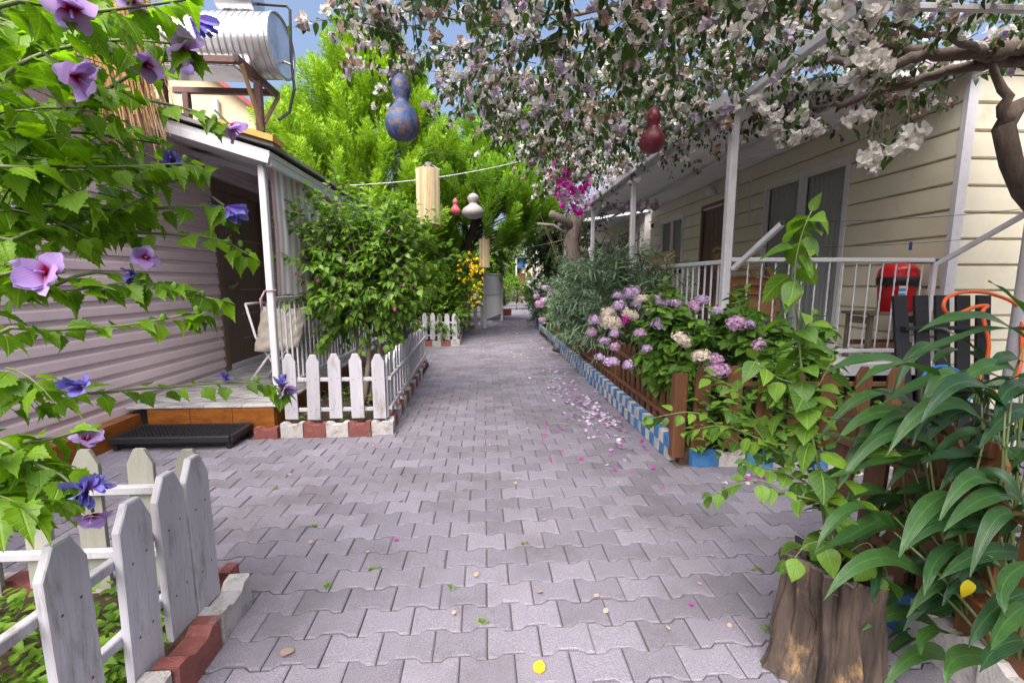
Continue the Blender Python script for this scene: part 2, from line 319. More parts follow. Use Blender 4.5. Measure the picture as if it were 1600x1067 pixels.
def petal(L=1., W=.5, cup=.4, flare=.3, ang=0, n=4, ruffle=.06, seed=0):
    rr = random.Random(seed); v, uv, f = [], [], []
    for i in range(n+1):
        t = i/n; wd = W*math.sin(math.pi*min(1, .12+t*.8))**.8*(1 if t < .9 else .8)
        rad = L*t; z = cup*t-flare*t*t
        for s in (-1, 0, 1):
            v.append((s*wd, rad-abs(s)*.08*t, z+(abs(s)*.06*t)+rr.uniform(-ruffle, ruffle)*t)); uv.append((s*wd, t))
    for i in range(n):
        for k in (0, 1): f.append((i*3+k, i*3+k+1, i*3+4+k, i*3+3+k))
    return xf((np.array(v), f, np.array(uv)), Matrix.Rotation(ang, 4, 'Z'))
def arr_mesh(name, tm, m, smooth=True):
    me = bpy.data.meshes.new(name); me.from_pydata(tm[0].tolist(), [], tm[1])
    u = me.uv_layers.new(name='UVMap'); li = np.empty(len(me.loops), int); me.loops.foreach_get('vertex_index', li)
    u.data.foreach_set('uv', tm[2][li].astype(np.float32).ravel())
    if smooth: me.polygons.foreach_set('use_smooth', [True]*len(me.polygons))
    me.materials.append(m); me.update(); return me
def frames(pos, d, nrm, sc):
    pos, d, nrm, sc = (np.asarray(a, float) for a in (pos, d, nrm, sc))
    d = d/np.linalg.norm(d, axis=1, keepdims=True)
    x = np.cross(d, nrm); l = np.linalg.norm(x, axis=1, keepdims=True)
    x = np.where(l < 1e-4, np.cross(d, [[.3,.5,.8]]), x); x /= np.linalg.norm(x, axis=1, keepdims=True)
    z = np.cross(x, d)
    Mx = np.zeros((len(pos), 4, 4)); Mx[:,:3,0] = x*sc[:,None]; Mx[:,:3,1] = d*sc[:,None]; Mx[:,:3,2] = z*sc[:,None]; Mx[:,:3,3] = pos; Mx[:,3,3] = 1
    return Mx
_tm_cache = {}
def scatter(tms, Ms, m, parent, nparts=0, part='leaf', rest='foliage', margin=30, minpx=8):
    """the nparts that show largest become parts (objects sharing mesh data), the others one joined part"""
    Ms = np.asarray(Ms); n = len(Ms)
    if n == 0: return
    idx = NP.integers(0, len(tms), n)
    x, y, w_ = project(Ms[:,:3,3]); size = np.linalg.norm(Ms[:,:3,1], axis=1)
    px = np.where((w_ > .1) & (x > -margin) & (x < 1600+margin) & (y > -margin) & (y < 1067+margin), size/np.maximum(w_, .1)*CAM_F, 0)
    order = np.argsort(-px); sel = order[:nparts]; sel = sel[px[sel] > minpx]
    base = wloc(parent) if parent else Vector((0,0,0)); bn = np.array(base)
    meshes = {}
    for i in sel:
        k = int(idx[i])
        if k not in meshes:
            key = (id(tms[k][0]), m.name, part)
            if key not in _tm_cache: _tm_cache[key] = arr_mesh(part, tms[k], m)
            meshes[k] = _tm_cache[key]
        o = bpy.data.objects.new(part, meshes[k]); COL.objects.link(o); o.parent = parent
        A = Ms[i].copy(); A[:3,3] -= bn; o.matrix_basis = Matrix(A.tolist())
    keep = np.ones(n, bool); keep[sel] = False; ri = np.nonzero(keep)[0]
    if len(ri) == 0: return
    vs, fs, us, o_ = [], [], [], 0
    loops, starts, totals = [], [], []
    for k, tm in enumerate(tms):
        A = Ms[ri[idx[ri] == k]]
        if len(A) == 0: continue
        nv = len(tm[0]); P = np.einsum('nij,vj->nvi', A[:,:3,:3], tm[0])+A[:,None,:3,3]-bn
        fl = np.array([i for q in tm[1] for i in q]); ln = np.array([len(q) for q in tm[1]])
        off = o_+np.arange(len(A))*nv
        loops.append((fl[None,:]+off[:,None]).ravel()); totals.append(np.tile(ln, len(A)))
        vs.append(P.reshape(-1,3)); us.append(np.tile(tm[2][fl], (len(A),1))); o_ += nv*len(A)
    V = np.vstack(vs); Lp = np.concatenate(loops); T = np.concatenate(totals); St = np.concatenate([[0], np.cumsum(T)[:-1]])
    me = bpy.data.meshes.new(rest); me.vertices.add(len(V)); me.vertices.foreach_set('co', V.astype(np.float32).ravel())
    me.loops.add(len(Lp)); me.loops.foreach_set('vertex_index', Lp.astype(np.int32))
    me.polygons.add(len(T)); me.polygons.foreach_set('loop_start', St.astype(np.int32)); me.polygons.foreach_set('loop_total', T.astype(np.int32))
    me.polygons.foreach_set('use_smooth', [True]*len(T))
    u = me.uv_layers.new(name='UVMap'); u.data.foreach_set('uv', np.vstack(us).astype(np.float32).ravel())
    me.materials.append(m); me.update(calc_edges=True); me.validate()
    ob = bpy.data.objects.new(rest, me); COL.objects.link(ob)
    if parent: ob.parent = parent
    ob['kind'] = 'stuff'; return ob
def rv(): 
    while True:
        v = Vector((U(-1,1), U(-1,1), U(-1,1)))
        if .05 < v.length < 1: return v.normalized()
def curve(p, q, bend, n=6):
    p, q, bend = Vector(p), Vector(q), Vector(bend)
    return [p.lerp(q, t)+bend*(4*t*(1-t)) for t in (i/n for i in range(n+1))]
def poly_at(pts, t):
    k = t*(len(pts)-1); i = min(int(k), len(pts)-2); return pts[i].lerp(pts[i+1], k-i), (pts[i+1]-pts[i]).normalized()
class Leaves:
    def __init__(s): s.p = []; s.d = []; s.n = []; s.s = []
    def put(s, p, d, n, sc): s.p.append(tuple(p)); s.d.append(tuple(d)); s.n.append(tuple(n)); s.s.append(sc)
    def along(s, pts, t0, t1, cnt, size, down=.35, side=1., jit=.35, up=(0,0,1), petiole=0, tip=True):
        for i in range(cnt):
            t = t0+(t1-t0)*(i+R.random()*.5)/max(1, cnt-.5); p, d = poly_at(pts, min(t, .999))
            a = Vector(up).cross(d); a = a.normalized() if a.length > .05 else Vector((1,0,0))
            sgn = 1 if i % 2 else -1; ph = U(-.9,.9); b = a.cross(d)
            sd = (a*math.cos(ph)+b*math.sin(ph))*sgn*side
            dd = (d*.55+sd+Vector((0,0,-down))+rv()*jit)
            nn = Vector(up)+rv()*.55
            s.put(p+dd.normalized()*petiole, dd, nn, size*U(.7,1.15)*(1-.35*max(0,t-.6)))
        if tip: p, d = poly_at(pts, .999); s.put(p, d+rv()*.3, Vector(up)+rv()*.6, size*.55)
    def Ms(s): return frames(s.p, s.d, s.n, s.s) if s.p else np.zeros((0,4,4))

def bush(name, label, cat, base, c, rad, limbs, shoots, slen, per, lsize, tms, m, nparts=0, group=None, down=.35, updir=.5, trunk_r=.03, stem=None, part='leaf', hollow=.3, seed=1, petiole=0, side=1., minpx=8):
    """trunk and limbs reaching into an ellipsoid crown, leafy shoots off the limbs"""
    global R, U
    R0, U0 = R, U; R = random.Random(seed); U = R.uniform
    base, c, rad = Vector(base), Vector(c), Vector(rad)
    t = thing(name, label, cat, base, group); b = MB(); L = Leaves(); LB = []
    fork = base.lerp(c, .35)
    if trunk_r > .015: b.tube(curve(base, fork, rv()*.03, 3), [trunk_r*1.15, trunk_r, trunk_r*.9, trunk_r*.8], 7)
    for i in range(limbs):
        v = rv(); v = Vector((v.x*rad.x, v.y*rad.y, v.z*rad.z))*U(.55,.95); q = c+v
        p0 = fork if trunk_r > .015 else base+Vector((U(-.4,.4)*rad.x, U(-.4,.4)*rad.y, 0))
        pts = curve(p0, q, Vector((0,0,.12))+rv()*.1*rad.length/3, 5); LB.append(pts)
        b.tube(pts, [trunk_r*.6*(1-.8*k/5)+.002 for k in range(6)], 5)
    for i in range(shoots):
        p, d = poly_at(R.choice(LB), U(hollow, 1)); o = (p-c); o = Vector((o.x/rad.x, o.y/rad.y, o.z/rad.z))
        dd = (o.normalized()*.8+Vector((0,0,updir))+rv()*.6).normalized() if o.length > .01 else rv()
        l = slen*U(.6,1.2); pts = curve(p, p+dd*l, Vector((0,0,.12*l))+rv()*.06*l, 4)
        b.tube(pts, [.005,.0042,.0034,.0026,.0015], 4, cap=False); L.along(pts, .12, 1, per, lsize, down, side=side, petiole=petiole)
    b.build('branches', stem or M_twig, t, 'all')
    scatter(tms, L.Ms(), m, t, nparts, part, minpx=minpx)
    R, U = R0, U0
    return t
G_hib = leafmat('hibiscus_leaf', (.055,.135,.006), (.15,.29,.01), .42, .5, (1.5,1.6,.5), rib=.3, veins=38)
G_shrub = leafmat('shrub_leaf', (.07,.16,.022), (.19,.34,.04), .45, .42, (1.3,1.5,.5), rib=.25)
G_hyd = leafmat('hydrangea_leaf', (.05,.13,.025), (.15,.29,.035), .5, .35, (1.3,1.5,.5), rib=.3, veins=40)
G_lily = leafmat('ginger_leaf', (.012,.042,.02), (.036,.095,.02), .34, .25, (1.3,1.5,.4), rib=.3, spec=.55, stripes=1)
G_vine = leafmat('potted_vine_leaf', (.04,.1,.018), (.12,.22,.022), .45, .42, (1.3,1.5,.5), rib=.35, veins=34)
G_oleander = leafmat('oleander_leaf', (.09,.16,.09), (.18,.27,.15), .4, .25, rib=.25)
G_boug = leafmat('bougainvillea_leaf', (.025,.055,.02), (.07,.125,.03), .4, .35, (1.3,1.5,.5))
G_conifer = leafmat('golden_cypress_needles', (.22,.42,.012), (.36,.54,.02), .7, .25, (1.4,1.4,.4), tip=(.05,.13,.012))  # golden ends as grown, dark inner green painted in as shade between plumes
G_conifer_d = leafmat('cypress_needles_green', (.15,.34,.012), (.27,.46,.018), .7, .25, (1.4,1.4,.4), tip=(.04,.11,.012))  # same painted inner shade, greener ends
G_bright = leafmat('bright_shrub_leaf', (.07,.17,.012), (.17,.3,.02), .5, .45, (1.3,1.4,.5))
G_far = leafmat('far_leaf', (.05,.11,.02), (.11,.19,.035), .6, .4)
P_hib = petalmat('mauve_petal', (.5,.31,.7), (.34,.004,.06), .14, .36, .45, (.5,.36,.74))
P_wilt = petalmat('wilted_blue_petal', (.15,.15,.5), (.2,.1,.45), .1, .6, .35, (.18,.17,.42))
P_boug = petalmat('white_bract', (.8,.77,.74), (.62,.66,.4), .02, .25, .4, (.76,.73,.72))
P_bougdry = petalmat('dry_bract', (.46,.33,.27), (.42,.36,.22), .02, .3, .35, (.4,.28,.24))
P_boug_pale = petalmat('pale_lilac_bract', (.62,.52,.66), (.6,.55,.5), .02, .3, .45)
P_mag = petalmat('magenta_bract', (.62,.025,.42), (.55,.04,.34), .02, .3, .35)
P_lav = petalmat('lavender_floret', (.5,.35,.57), (.56,.48,.56), .1, .5, .3, (.55,.4,.62))
P_pink = petalmat('pink_hydrangea_floret', (.54,.31,.52), (.55,.42,.5), .1, .5, .3)
P_creamfl = petalmat('cream_floret', (.62,.53,.44), (.5,.48,.28), .1, .5, .3, (.6,.48,.5))
P_yellow = petalmat('yellow_petal', (.85,.6,.03), (.75,.4,.02), .05, .4, .35)
# ------------------------------------------------------------ ground and the paved path
structure(MB().add([(-90,-8,-.04),(90,-8,-.04),(90,150,-.04),(-90,150,-.04)], [(0,1,2,3)]).build('ground', M_soil))
path = structure(MB().add([(-4,-.5,-.014),(6,-.5,-.014),(6,32,-.014),(-4,32,-.014)], [(0,1,2,3)]).build('path', M_sand))
PL, PR_ = .204, .136
def paver_outline(a=.022, L=PL-.005, D=PR_-.005):
    e, r = L/2, .014; q = L/4
    top = [(-e, D/2+a/2), (-q-r, D/2+a/2), (-q+r, D/2-a/2), (q-r, D/2-a/2), (q+r, D/2+a/2), (e, D/2+a/2)]
    return top+[(x, -y) for x, y in reversed(top)]
def paver_tm(ch=.006, t=.028):
    o = paver_outline(); n = len(o); k = 1-.07
    ins = [(x*(1-ch*2/PL*1.1), y*(1-ch*2/PR_*1.1)) for x, y in o]
    v = [(x, y, -t) for x, y in o]+[(x, y, -.004) for x, y in o]+[(x, y, 0) for x, y in ins]
    f = [(j, (j+1)%n, n+(j+1)%n, n+j) for j in range(n)][::1]+[(n+j, n+(j+1)%n, 2*n+(j+1)%n, 2*n+j) for j in range(n)]
    f = [q[::-1] for q in f]
    # top as quads: two wide ends and the waist
    T = 2*n
    f += [(T+0,T+11,T+10,T+1)[::-1], (T+1,T+10,T+9,T+2)[::-1], (T+2,T+9,T+8,T+3)[::-1], (T+3,T+8,T+7,T+4)[::-1], (T+4,T+7,T+6,T+5)[::-1]]
    f = [q[::-1] for q in f]
    return np.array(v, float), f, np.zeros((len(v), 2))
def xlim(y):
    if y < 1.93: l = -1.12
    elif y < 4.02: l = -3.12
    elif y < 7.42: l = -.9-.03*(y-4)
    elif y < 9.72: l = -2.6
    elif y < 13.2: l = -.5
    else: l = -.05+max(0, y-15)*.08
    if y < 1.55: r = 1.7
    elif y < 1.98: r = 1.72
    elif y < 3.1: r = 5.0
    elif y < 12: r = 1.5
    else: r = 1.5+(y-12)*.072
    return l, r
pp = []
y, k = .62, 0
while y < 29:
    l, r = xlim(y); x = math.ceil((l-(.5*PL if k % 2 else 0))/PL)*PL+(.5*PL if k % 2 else 0)
    x -= PL
    while x < r:
        pp.append((x, y)); x += PL
    y += PR_; k += 1
pos = np.array([(x+U(-.0015,.0015), y+U(-.0015,.0015), U(-.003,.0015)) for x, y in pp])
dirs = np.array([(U(-.012,.012), 1, U(-.012,.012)) for _ in pp]); nrm = np.array([(U(-.014,.014), 0, 1) for _ in pp])
scatter([paver_tm(t=.03)], frames(pos, dirs, nrm, np.ones(len(pp))), M_paver, path, 300, 'paver', 'pavers', margin=0, minpx=0)
for o in path.children:
    for p in o.data.polygons: p.use_smooth = False

# ------------------------------------------------------------ kerbs
def kerb_outline(w=.196, h=.12): return [(-w/2,-.03),(w/2,-.03),(w/2,h),(w*.3,h),(w*.18,h-.022),(-w*.18,h-.022),(-w*.3,h),(-w/2,h)]
def kerb(p0, p1, mats, pitch=.2, depth=.08, outline=None, first=0, courses=1, h=.12, parent=None, name='kerb'):
    p0, p1 = Vector(p0), Vector(p1); d = (p1-p0); n = max(1, int(round(d.length/pitch))); d.normalize(); nv = Vector((-d.y, d.x, 0))
    o_ = outline or kerb_outline(pitch-.006, h)
    mes = [MB().prism(o_, depth, ch=.008).mesh('kerb_stone', m) for m in mats]
    t = parent
    for c in range(courses):
        for i in range(n):
            M = Matrix.Translation(p0+d*pitch*(i+.5)+Vector((0,0,c*h))+nv*U(-.006,.006)) @ Matrix(((d.x,nv.x,0,0),(d.y,nv.y,0,0),(0,0,1,0),(0,0,0,1))) @ Matrix.Rotation(U(-.03,.03), 4, 'Y') @ Matrix.Rotation(U(-.05,.05), 4, 'Z')
            inst('kerb_stone', mes[(i+c+first) % len(mats)], M, t)
def kerb_root(): 
    o = bpy.data.objects.new('kerb', None); COL.objects.link(o); o['kind'] = 'structure'; return o
RW = [M_kwhite, M_kred]; BW = [M_kblue, M_kwhite]
k1 = kerb_root()                                   # middle left bed
kerb((-1.84,4.0,0), (-.92,4.0,0), RW, parent=k1, depth=.085); kerb((-.86,4.0,0), (-.95,7.4,0), RW, parent=k1, depth=.085)
inst('kerb_stone', MB().prism(kerb_outline(.2,.09), .08, ch=.008).mesh('kerb_stone', M_kred), Matrix.Translation((-1.96,3.98,0)), k1)
k2 = kerb_root()                                   # near left bed
KT = kerb_outline(.24,.13)
kerb((-1.1,1.86,0), (-1.1,.5,0), [M_kwhite, M_kred], .245, .085, None, 0, parent=k2, h=.13); kerb((-3.0,1.88,0), (-1.12,1.88,0), [M_kwhite, M_kred, M_kwhite], .235, .08, parent=k2)
k3 = kerb_root()                                   # far left beds
kerb((-1.35,9.75,0), (-.58,9.75,0), RW, parent=k3, first=1); kerb((-.55,9.78,0), (-.6,13.1,0), RW, parent=k3)
kerb((-.5,13.2,0), (-.02,13.2,0), RW, parent=k3, first=1)
sq = [(-.05,-.03),(.05,-.03),(.05,.1),(-.05,.1)]
def bond(w=.1, h=.1): return [(-w/2,0),(w/2,0),(w/2,h*.98),(w*.2,h*.98),(w*.15,h*.9),(-w*.15,h*.9),(-w*.2,h*.98),(-w/2,h*.98)]
k4 = kerb_root()                                   # long right bed
kerb((2.25,22.5,0), (1.5,12.0,0), BW, .21, .09, kerb_outline(.2,.17), parent=k4)
kerb((1.5,12.0,0), (1.42,3.3,0), BW, .104, .075, bond(.1,.1), 0, 2, .1, parent=k4)
kerb((1.55,3.14,0), (3.1,3.0,0), BW, .2, .08, kerb_outline(.194,.11), parent=k4)
k5 = kerb_root()                                   # near right bed
kerb((1.64,1.98,0), (1.6,.55,0), [M_kwhite,M_kwhite,M_kblue], .25, .09, kerb_outline(.245,.18), 1, parent=k5, h=.18)

# ------------------------------------------------------------ beds of soil
structure(MB().box((-3.2,.3,-.03),(-1.12,1.88,.05)).build('soil_bed', M_soil))
structure(MB().box((-1.9,4.06,-.03),(-.93,7.35,.07)).build('soil_bed', M_soil))
structure(MB().box((-1.5,9.8,-.03),(-.62,15,.07)).build('soil_bed', M_soil))
structure(MB().box((1.48,3.2,-.03),(2.3,12,.09)).add([(1.52,12.01,.08),(2.9,12.01,.08),(2.9,24,.08),(2.36,24,.08),(1.52,12.01,-.03),(2.9,12.01,-.03),(2.9,24,-.03),(2.36,24,-.03)],[(0,1,2,3),(0,3,7,4),(0,4,5,1),(1,5,6,2),(2,6,7,3)]).build('soil_bed', M_soil))
structure(MB().box((1.68,.2,-.03),(4.2,1.9,.07)).build('soil_bed', M_soil))

# ------------------------------------------------------------ picket fences
def picket_outline(w, h): return [(-w/2,0),(w/2,0),(w/2,h-w*.62),(w*.2,h),(-w*.2,h),(-w/2,h-w*.62)]
def fence(t, p0, p1, n, w, h, z0, m, rails, mr=None, thick=.018, flip=False, jit=.012, skip_rail=False, hs=None, lean=0, ts=None):
    p0, p1 = Vector(p0), Vector(p1); d = (p1-p0).normalized(); nv = Vector((d.y,-d.x,0))*(-1 if flip else 1)
    pm = MB().prism(picket_outline(w, h), thick, ch=.004)
    for zr in rails:
        for sx in (-1,1): pm.add([(sx*w*.22+.0045*math.cos(k_*math.pi/3), thick+.0012, zr-z0+sx*.006+.0045*math.sin(k_*math.pi/3)) for k_ in range(6)], [tuple(range(5,-1,-1))], 1)
    me = pm.mesh('picket', [m, M_rust])
    for i in range(n):
        p = p0.lerp(p1, ts[i] if ts else i/max(1, n-1))
        x = d if not flip else d
        M = Matrix.Translation(p+Vector((0,0,z0+U(-jit,jit)))) @ Matrix(((x.x,nv.x,0,0),(x.y,nv.y,0,0),(0,0,1,0),(0,0,0,1))) @ Matrix.Rotation(U(-jit,jit)*1.6, 4, 'Y') @ Matrix.Rotation(U(-jit,jit)*1.5+lean, 4, 'X')
        if hs: M = M @ Matrix.Diagonal((1,1,hs[i],1))
        inst('picket', me, M, t)
    for zr in rails:
        MB().bar(p0-d*w*.45-nv*.016+Vector((0,0,zr)), p1+d*w*.45-nv*.016+Vector((0,0,zr)), .03, .034).build('rail', mr or m, t)
f = thing('picket_fence', 'short weathered white picket fence round the near flower bed beside the mauve hibiscus', 'fence', (-1.1,1.8,0), 'white picket fences along the path')
fence(f, (-1.15,.93,0), (-1.12,1.7,0), 5, .125, .6, .11, M_picket, (.27,.52), hs=[1,1,1.0,1,1.02], jit=.012, thick=.024, ts=[0,.32,.6,.82,1])
fence(f, (-2.69,1.82,0), (-1.19,1.82,0), 8, .1, .6, .12, M_picket_back, (.28,.55), M_picket, flip=True, jit=.015)
f = thing('picket_fence', 'white picket fence on red and white kerb around the leafy porch bush', 'fence', (-.9,4.05,0), 'white picket fences along the path')
fence(f, (-1.76,4.08,0), (-.97,4.08,0), 5, .115, .6, .13, M_picket, (.22,.5))
fence(f, (-.9,4.16,0), (-.98,7.3,0), 18, .105, .58, .13, M_picket, (.22,.5), flip=True)
f = thing('picket_fence', 'farther white picket fence under the yellow flowering bush', 'fence', (-.6,9.8,0), 'white picket fences along the path')
fence(f, (-1.3,9.82,0), (-.66,9.82,0), 5, .105, .58, .12, M_picket, (.22,.5))
fence(f, (-.6,9.95,0), (-.64,13,0), 17, .1, .58, .12, M_picket, (.22,.5), flip=True)
fence(f, (-.46,13.28,0), (-.08,13.28,0), 3, .105, .6, .12, M_picket, (.22,.5))
f = thing('picket_fence', 'brown stained picket fence behind the blue and white kerb under the hydrangeas', 'fence', (1.5,3.3,0), 'brown picket fences on the right')
fence(f, (1.55,11,0), (1.5,3.34,0), 50, .075, .56, .17, M_brownwood, (.3,.6), flip=True, jit=.012)
fence(f, (1.62,3.2,0), (3.05,3.1,0), 7, .12, .64, .12, M_brownwood, (.25,.62))
MB().bar((1.47,3.24,.05),(1.47,3.24,.7),.1,.1).build('corner_post', M_brownwood, f)
f = thing('picket_fence', 'taller brown picket fence around the near right bed behind the tree stump planter', 'fence', (1.66,1.9,0), 'brown picket fences on the right')
fence(f, (1.66,1.9,0), (1.66,.7,0), 9, .1, .78, .08, M_brownwood, (.3,.66), flip=True, jit=.014)

# ------------------------------------------------------------ siding
def siding_board(h, lap=.018):
    if h > .2: lap = .024; return [(-.01,0),(lap*.4,0),(lap,.012),(lap,h*.5),(lap*.9,h*.93),(0,h*.95),(-.01,h)]
    return [(0,0),(lap,.0),(lap,.012),(lap*.72,h*.52),(lap*.2,h*.66),(lap*.3,h*.98),(0,h)]
def siding(parent, m, x, ys, zs, pitch, openings=(), axis='Y', face=1):
    """boards of a wall at x (axis Y) from ys[0] to ys[1], cut around openings (a0,a1,z0,z1); face=+1 looks to +X (or -Y for axis X)"""
    z = zs[0]; cache = {}
    while z < zs[1]-.02:
        h = min(pitch, zs[1]-z); segs = [(ys[0], ys[1])]
        for a0, a1, z0, z1 in openings:
            if z+h*.5 > z0 and z+h*.5 < z1:
                segs = [s for a, b in segs for s in ((a, min(b, a0)), (max(a, a1), b)) if s[1]-s[0] > .03]
        for a, b in segs:
            key = (round(b-a,3), round(h,3))
            if key not in cache:
                pr = siding_board(h-.002); n = len(pr); v = []
                for t in (0, b-a):
                    for o_, zz in pr: v.append((o_*face, t, zz) if axis == 'Y' else (t, -o_*face, zz))
                fs = [(j, (j+1)%n, n+(j+1)%n, n+j) for j in range(n)]+[tuple(range(n)), tuple(range(2*n-1,n-1,-1))]
                cache[key] = MB().add(v, fs).mesh('siding_board', m)
            inst('siding_board', cache[key], Matrix.Translation((x, a, z) if axis == 'Y' else (a, x, z)), parent)
        z += pitch

# ---- left house
XL = -3.25
lh = thing('bungalow', 'pink clad bungalow with a walnut door and a small porch beside the path', 'house', (XL,4,0))
siding(lh, M_sid_l, XL, (.2,12.2), (.2,3.0), .128, [(5.72,6.98,0,2.6)], face=1)
MB().box((XL-4,.2,0),(XL-.004,5.7,3.0)).box((XL-4,5.7,2.62),(XL-.004,7.0,3.0)).box((XL-4,7.0,0),(XL-.004,12.2,3.0)).build('wall', M_sid_l, lh)
MB().add([(XL-4.2,.0,3.5),(XL+.22,.0,3.0),(XL+.22,12.4,3.0),(XL-4.2,12.4,3.5),(XL-4.2,.0,3.56),(XL+.22,.0,3.07),(XL+.22,12.4,3.07),(XL-4.2,12.4,3.56)],
   [(0,3,2,1),(4,5,6,7),(0,1,5,4),(1,2,6,5),(2,3,7,6),(3,0,4,7)]).build('roof', M_roof, lh)
dr = MB().box((XL-.06,5.83,.33),(XL-.02,6.87,2.5)).build('door', M_door, lh)
for z in (.62,.95,1.27,1.6,1.93): MB().box((XL-.019,6.25,z),(XL-.014,6.87,z+.012)).build('inlay', M_doortrim, dr)
MB().bar((XL-.02,5.98,1.32),(XL+.04,5.98,1.32),.03,.05).bar((XL+.035,5.97,1.3),(XL+.035,6.1,1.36),.018,.024).build('handle', M_doortrim, dr)
MB().box((XL-.05,5.72,.28),(XL+.03,5.83,2.6)).box((XL-.05,6.87,.28),(XL+.03,6.98,2.6)).box((XL-.05,5.83,2.5),(XL+.028,6.87,2.6)).build('door_frame', M_door, lh)
MB().box((XL-.05,5.83,.275),(XL+.036,6.87,.33)).build('door_sill', M_white, lh)
b = MB().box((XL+.005,.2,-.02),(XL+.14,4.12,.2)).build('plinth', M_band, lh)
# porch deck with marble tiles
MB().box((XL+.2,4.14,-.02),(-1.93,8.8,.245)).build('porch_front', M_band, lh)
for i in range(3): MB().box((XL+.21+i*.37,4.105,.0),(XL+.575+i*.37,4.137,.242)).build('porch_front_tile', M_band, lh)
tme = MB().prism([(-.2,-.2),(.2,-.2),(.2,.2),(-.2,.2)], .02, ch=.002, M=Matrix.Rotation(math.pi/2,4,'X')).mesh('floor_tile', M_marble)
for i in range(4):
    for j in range(12):
        a, c = -3.05+i*.335, 4.3+j*.405
        o = inst('floor_tile', tme, Matrix.Translation((a, c, .251)) @ Matrix.Diagonal((.82,1,1,1)), lh)
# awning
def slab(p, q, r, s_, t): 
    a = [Vector(v) for v in (p, q, r, s_)]; up = Vector((0,0,t)); return MB().add([v for v in a]+[v+up for v in a], [(0,3,2,1),(4,5,6,7),(0,1,5,4),(1,2,6,5),(2,3,7,6),(3,0,4,7)])
slab((XL,4.2,2.87),(-1.86,4.2,2.46),(-1.86,8.8,2.46),(XL,8.8,2.87),.05).build('awning', M_grey, lh)
slab((XL,4.15,2.94),(-1.8,4.15,2.53),(-1.8,8.8,2.53),(XL,8.8,2.94),.03).build('awning_sheet', M_roof, lh)
slab((-2.25,4.1,2.69),(-1.78,4.1,2.56),(-1.78,4.32,2.56),(-2.25,4.32,2.69),.05).build('awning_foam_edge', M_yellowedge, lh)
MB().bar((XL,4.19,2.84),(-1.86,4.19,2.43),.04,.07).bar((-1.88,4.22,2.42),(-1.88,8.8,2.42),.05,.07).bar((XL,5.4,2.8),(-1.9,5.4,2.4),.04,.06).bar((XL,7.0,2.8),(-1.9,7.0,2.4),.04,.06).build('awning_frame', M_white, lh)
MB().bar((-1.98,4.31,.26),(-1.98,4.31,2.43),.06,.06).build('porch_post', M_white, lh)
MB().bar((-1.98,8.7,.26),(-1.98,8.7,2.43),.06,.06).build('porch_post', M_white, lh)
rl = MB().bar((-1.98,4.34,1.22),(-1.98,8.68,1.22),.045,.035).bar((-1.98,4.34,.36),(-1.98,8.68,.36),.035,.03).build('railing', M_white, lh)
bme = MB().bar((0,0,0),(0,0,.84),.016,.016).mesh('baluster', M_white)
for i in range(36): inst('baluster', bme, Matrix.Translation((-1.98,4.46+i*.118,.37)), rl)
MB().lathe([(.0,0),(.1,0),(.13,.05),(.13,.1),(.05,.14),(0,.14)],14,(XL+.14,5.55,2.7)).build('wall_lamp', M_white, lh, True)
cu = MB(); n = 288
def cz(t): return .018*math.sin(t*46)+.008*math.sin(t*113+1)
for i in range(n+1):
    t = i/n; y = 4.36+t*4.25; x = -1.945+cz(t); cu.v += [(x, y, 1.25+.012*math.sin(t*30)), (x+.01, y+.01*math.sin(t*60), 1.8), (x, y, 2.44)]
for i in range(n):
    for k in (0,1): cu.f.append((i*3+k, i*3+3+k, i*3+4+k, i*3+1+k)); cu.m.append(0 if int(i/n*72) % 2 else (1 if int(i/n*72) % 10 else 2))
M_cw = canvas('white_canvas', (.8,.79,.82)); M_cg = canvas('grey_canvas', (.52,.51,.57)); M_cp = canvas('pink_canvas', (.6,.42,.46))
tag(cu.build('curtain', [M_cw, M_cg, M_cp], None, True), 'striped white and grey canvas curtain hanging over the left porch railing', 'curtain')
t = thing('doorstep', 'black metal grating step on the paving below the left porch', 'step', (-2.6,3.9,0))
MB().bar((-3.06,3.72,.09),(-2.12,3.72,.09),.04,.05).bar((-3.06,4.06,.09),(-2.12,4.06,.09),.04,.05).bar((-3.06,3.72,.09),(-3.06,4.06,.09),.04,.05).bar((-2.12,3.72,.09),(-2.12,4.06,.09),.04,.05).build('frame', M_black, t)
g = MB()
for i in range(30): g.bar((-3.05+i*.0316,3.73,.112),(-3.05+i*.0316,4.05,.112),.006,.012)
for i in range(9): g.bar((-3.05,3.74+i*.038,.111),(-2.13,3.74+i*.038,.111),.005,.01)
g.box((-3.05,3.75,.03),(-2.13,4.05,.098)).build('grating', M_black, t, kind='stuff')  # includes a black box put in for the dark void beneath
for x in (-3.04,-2.14):
    for y in (3.74,4.04): MB().bar((x,y,0),(x,y,.07),.035,.035).build('leg', M_black, t)
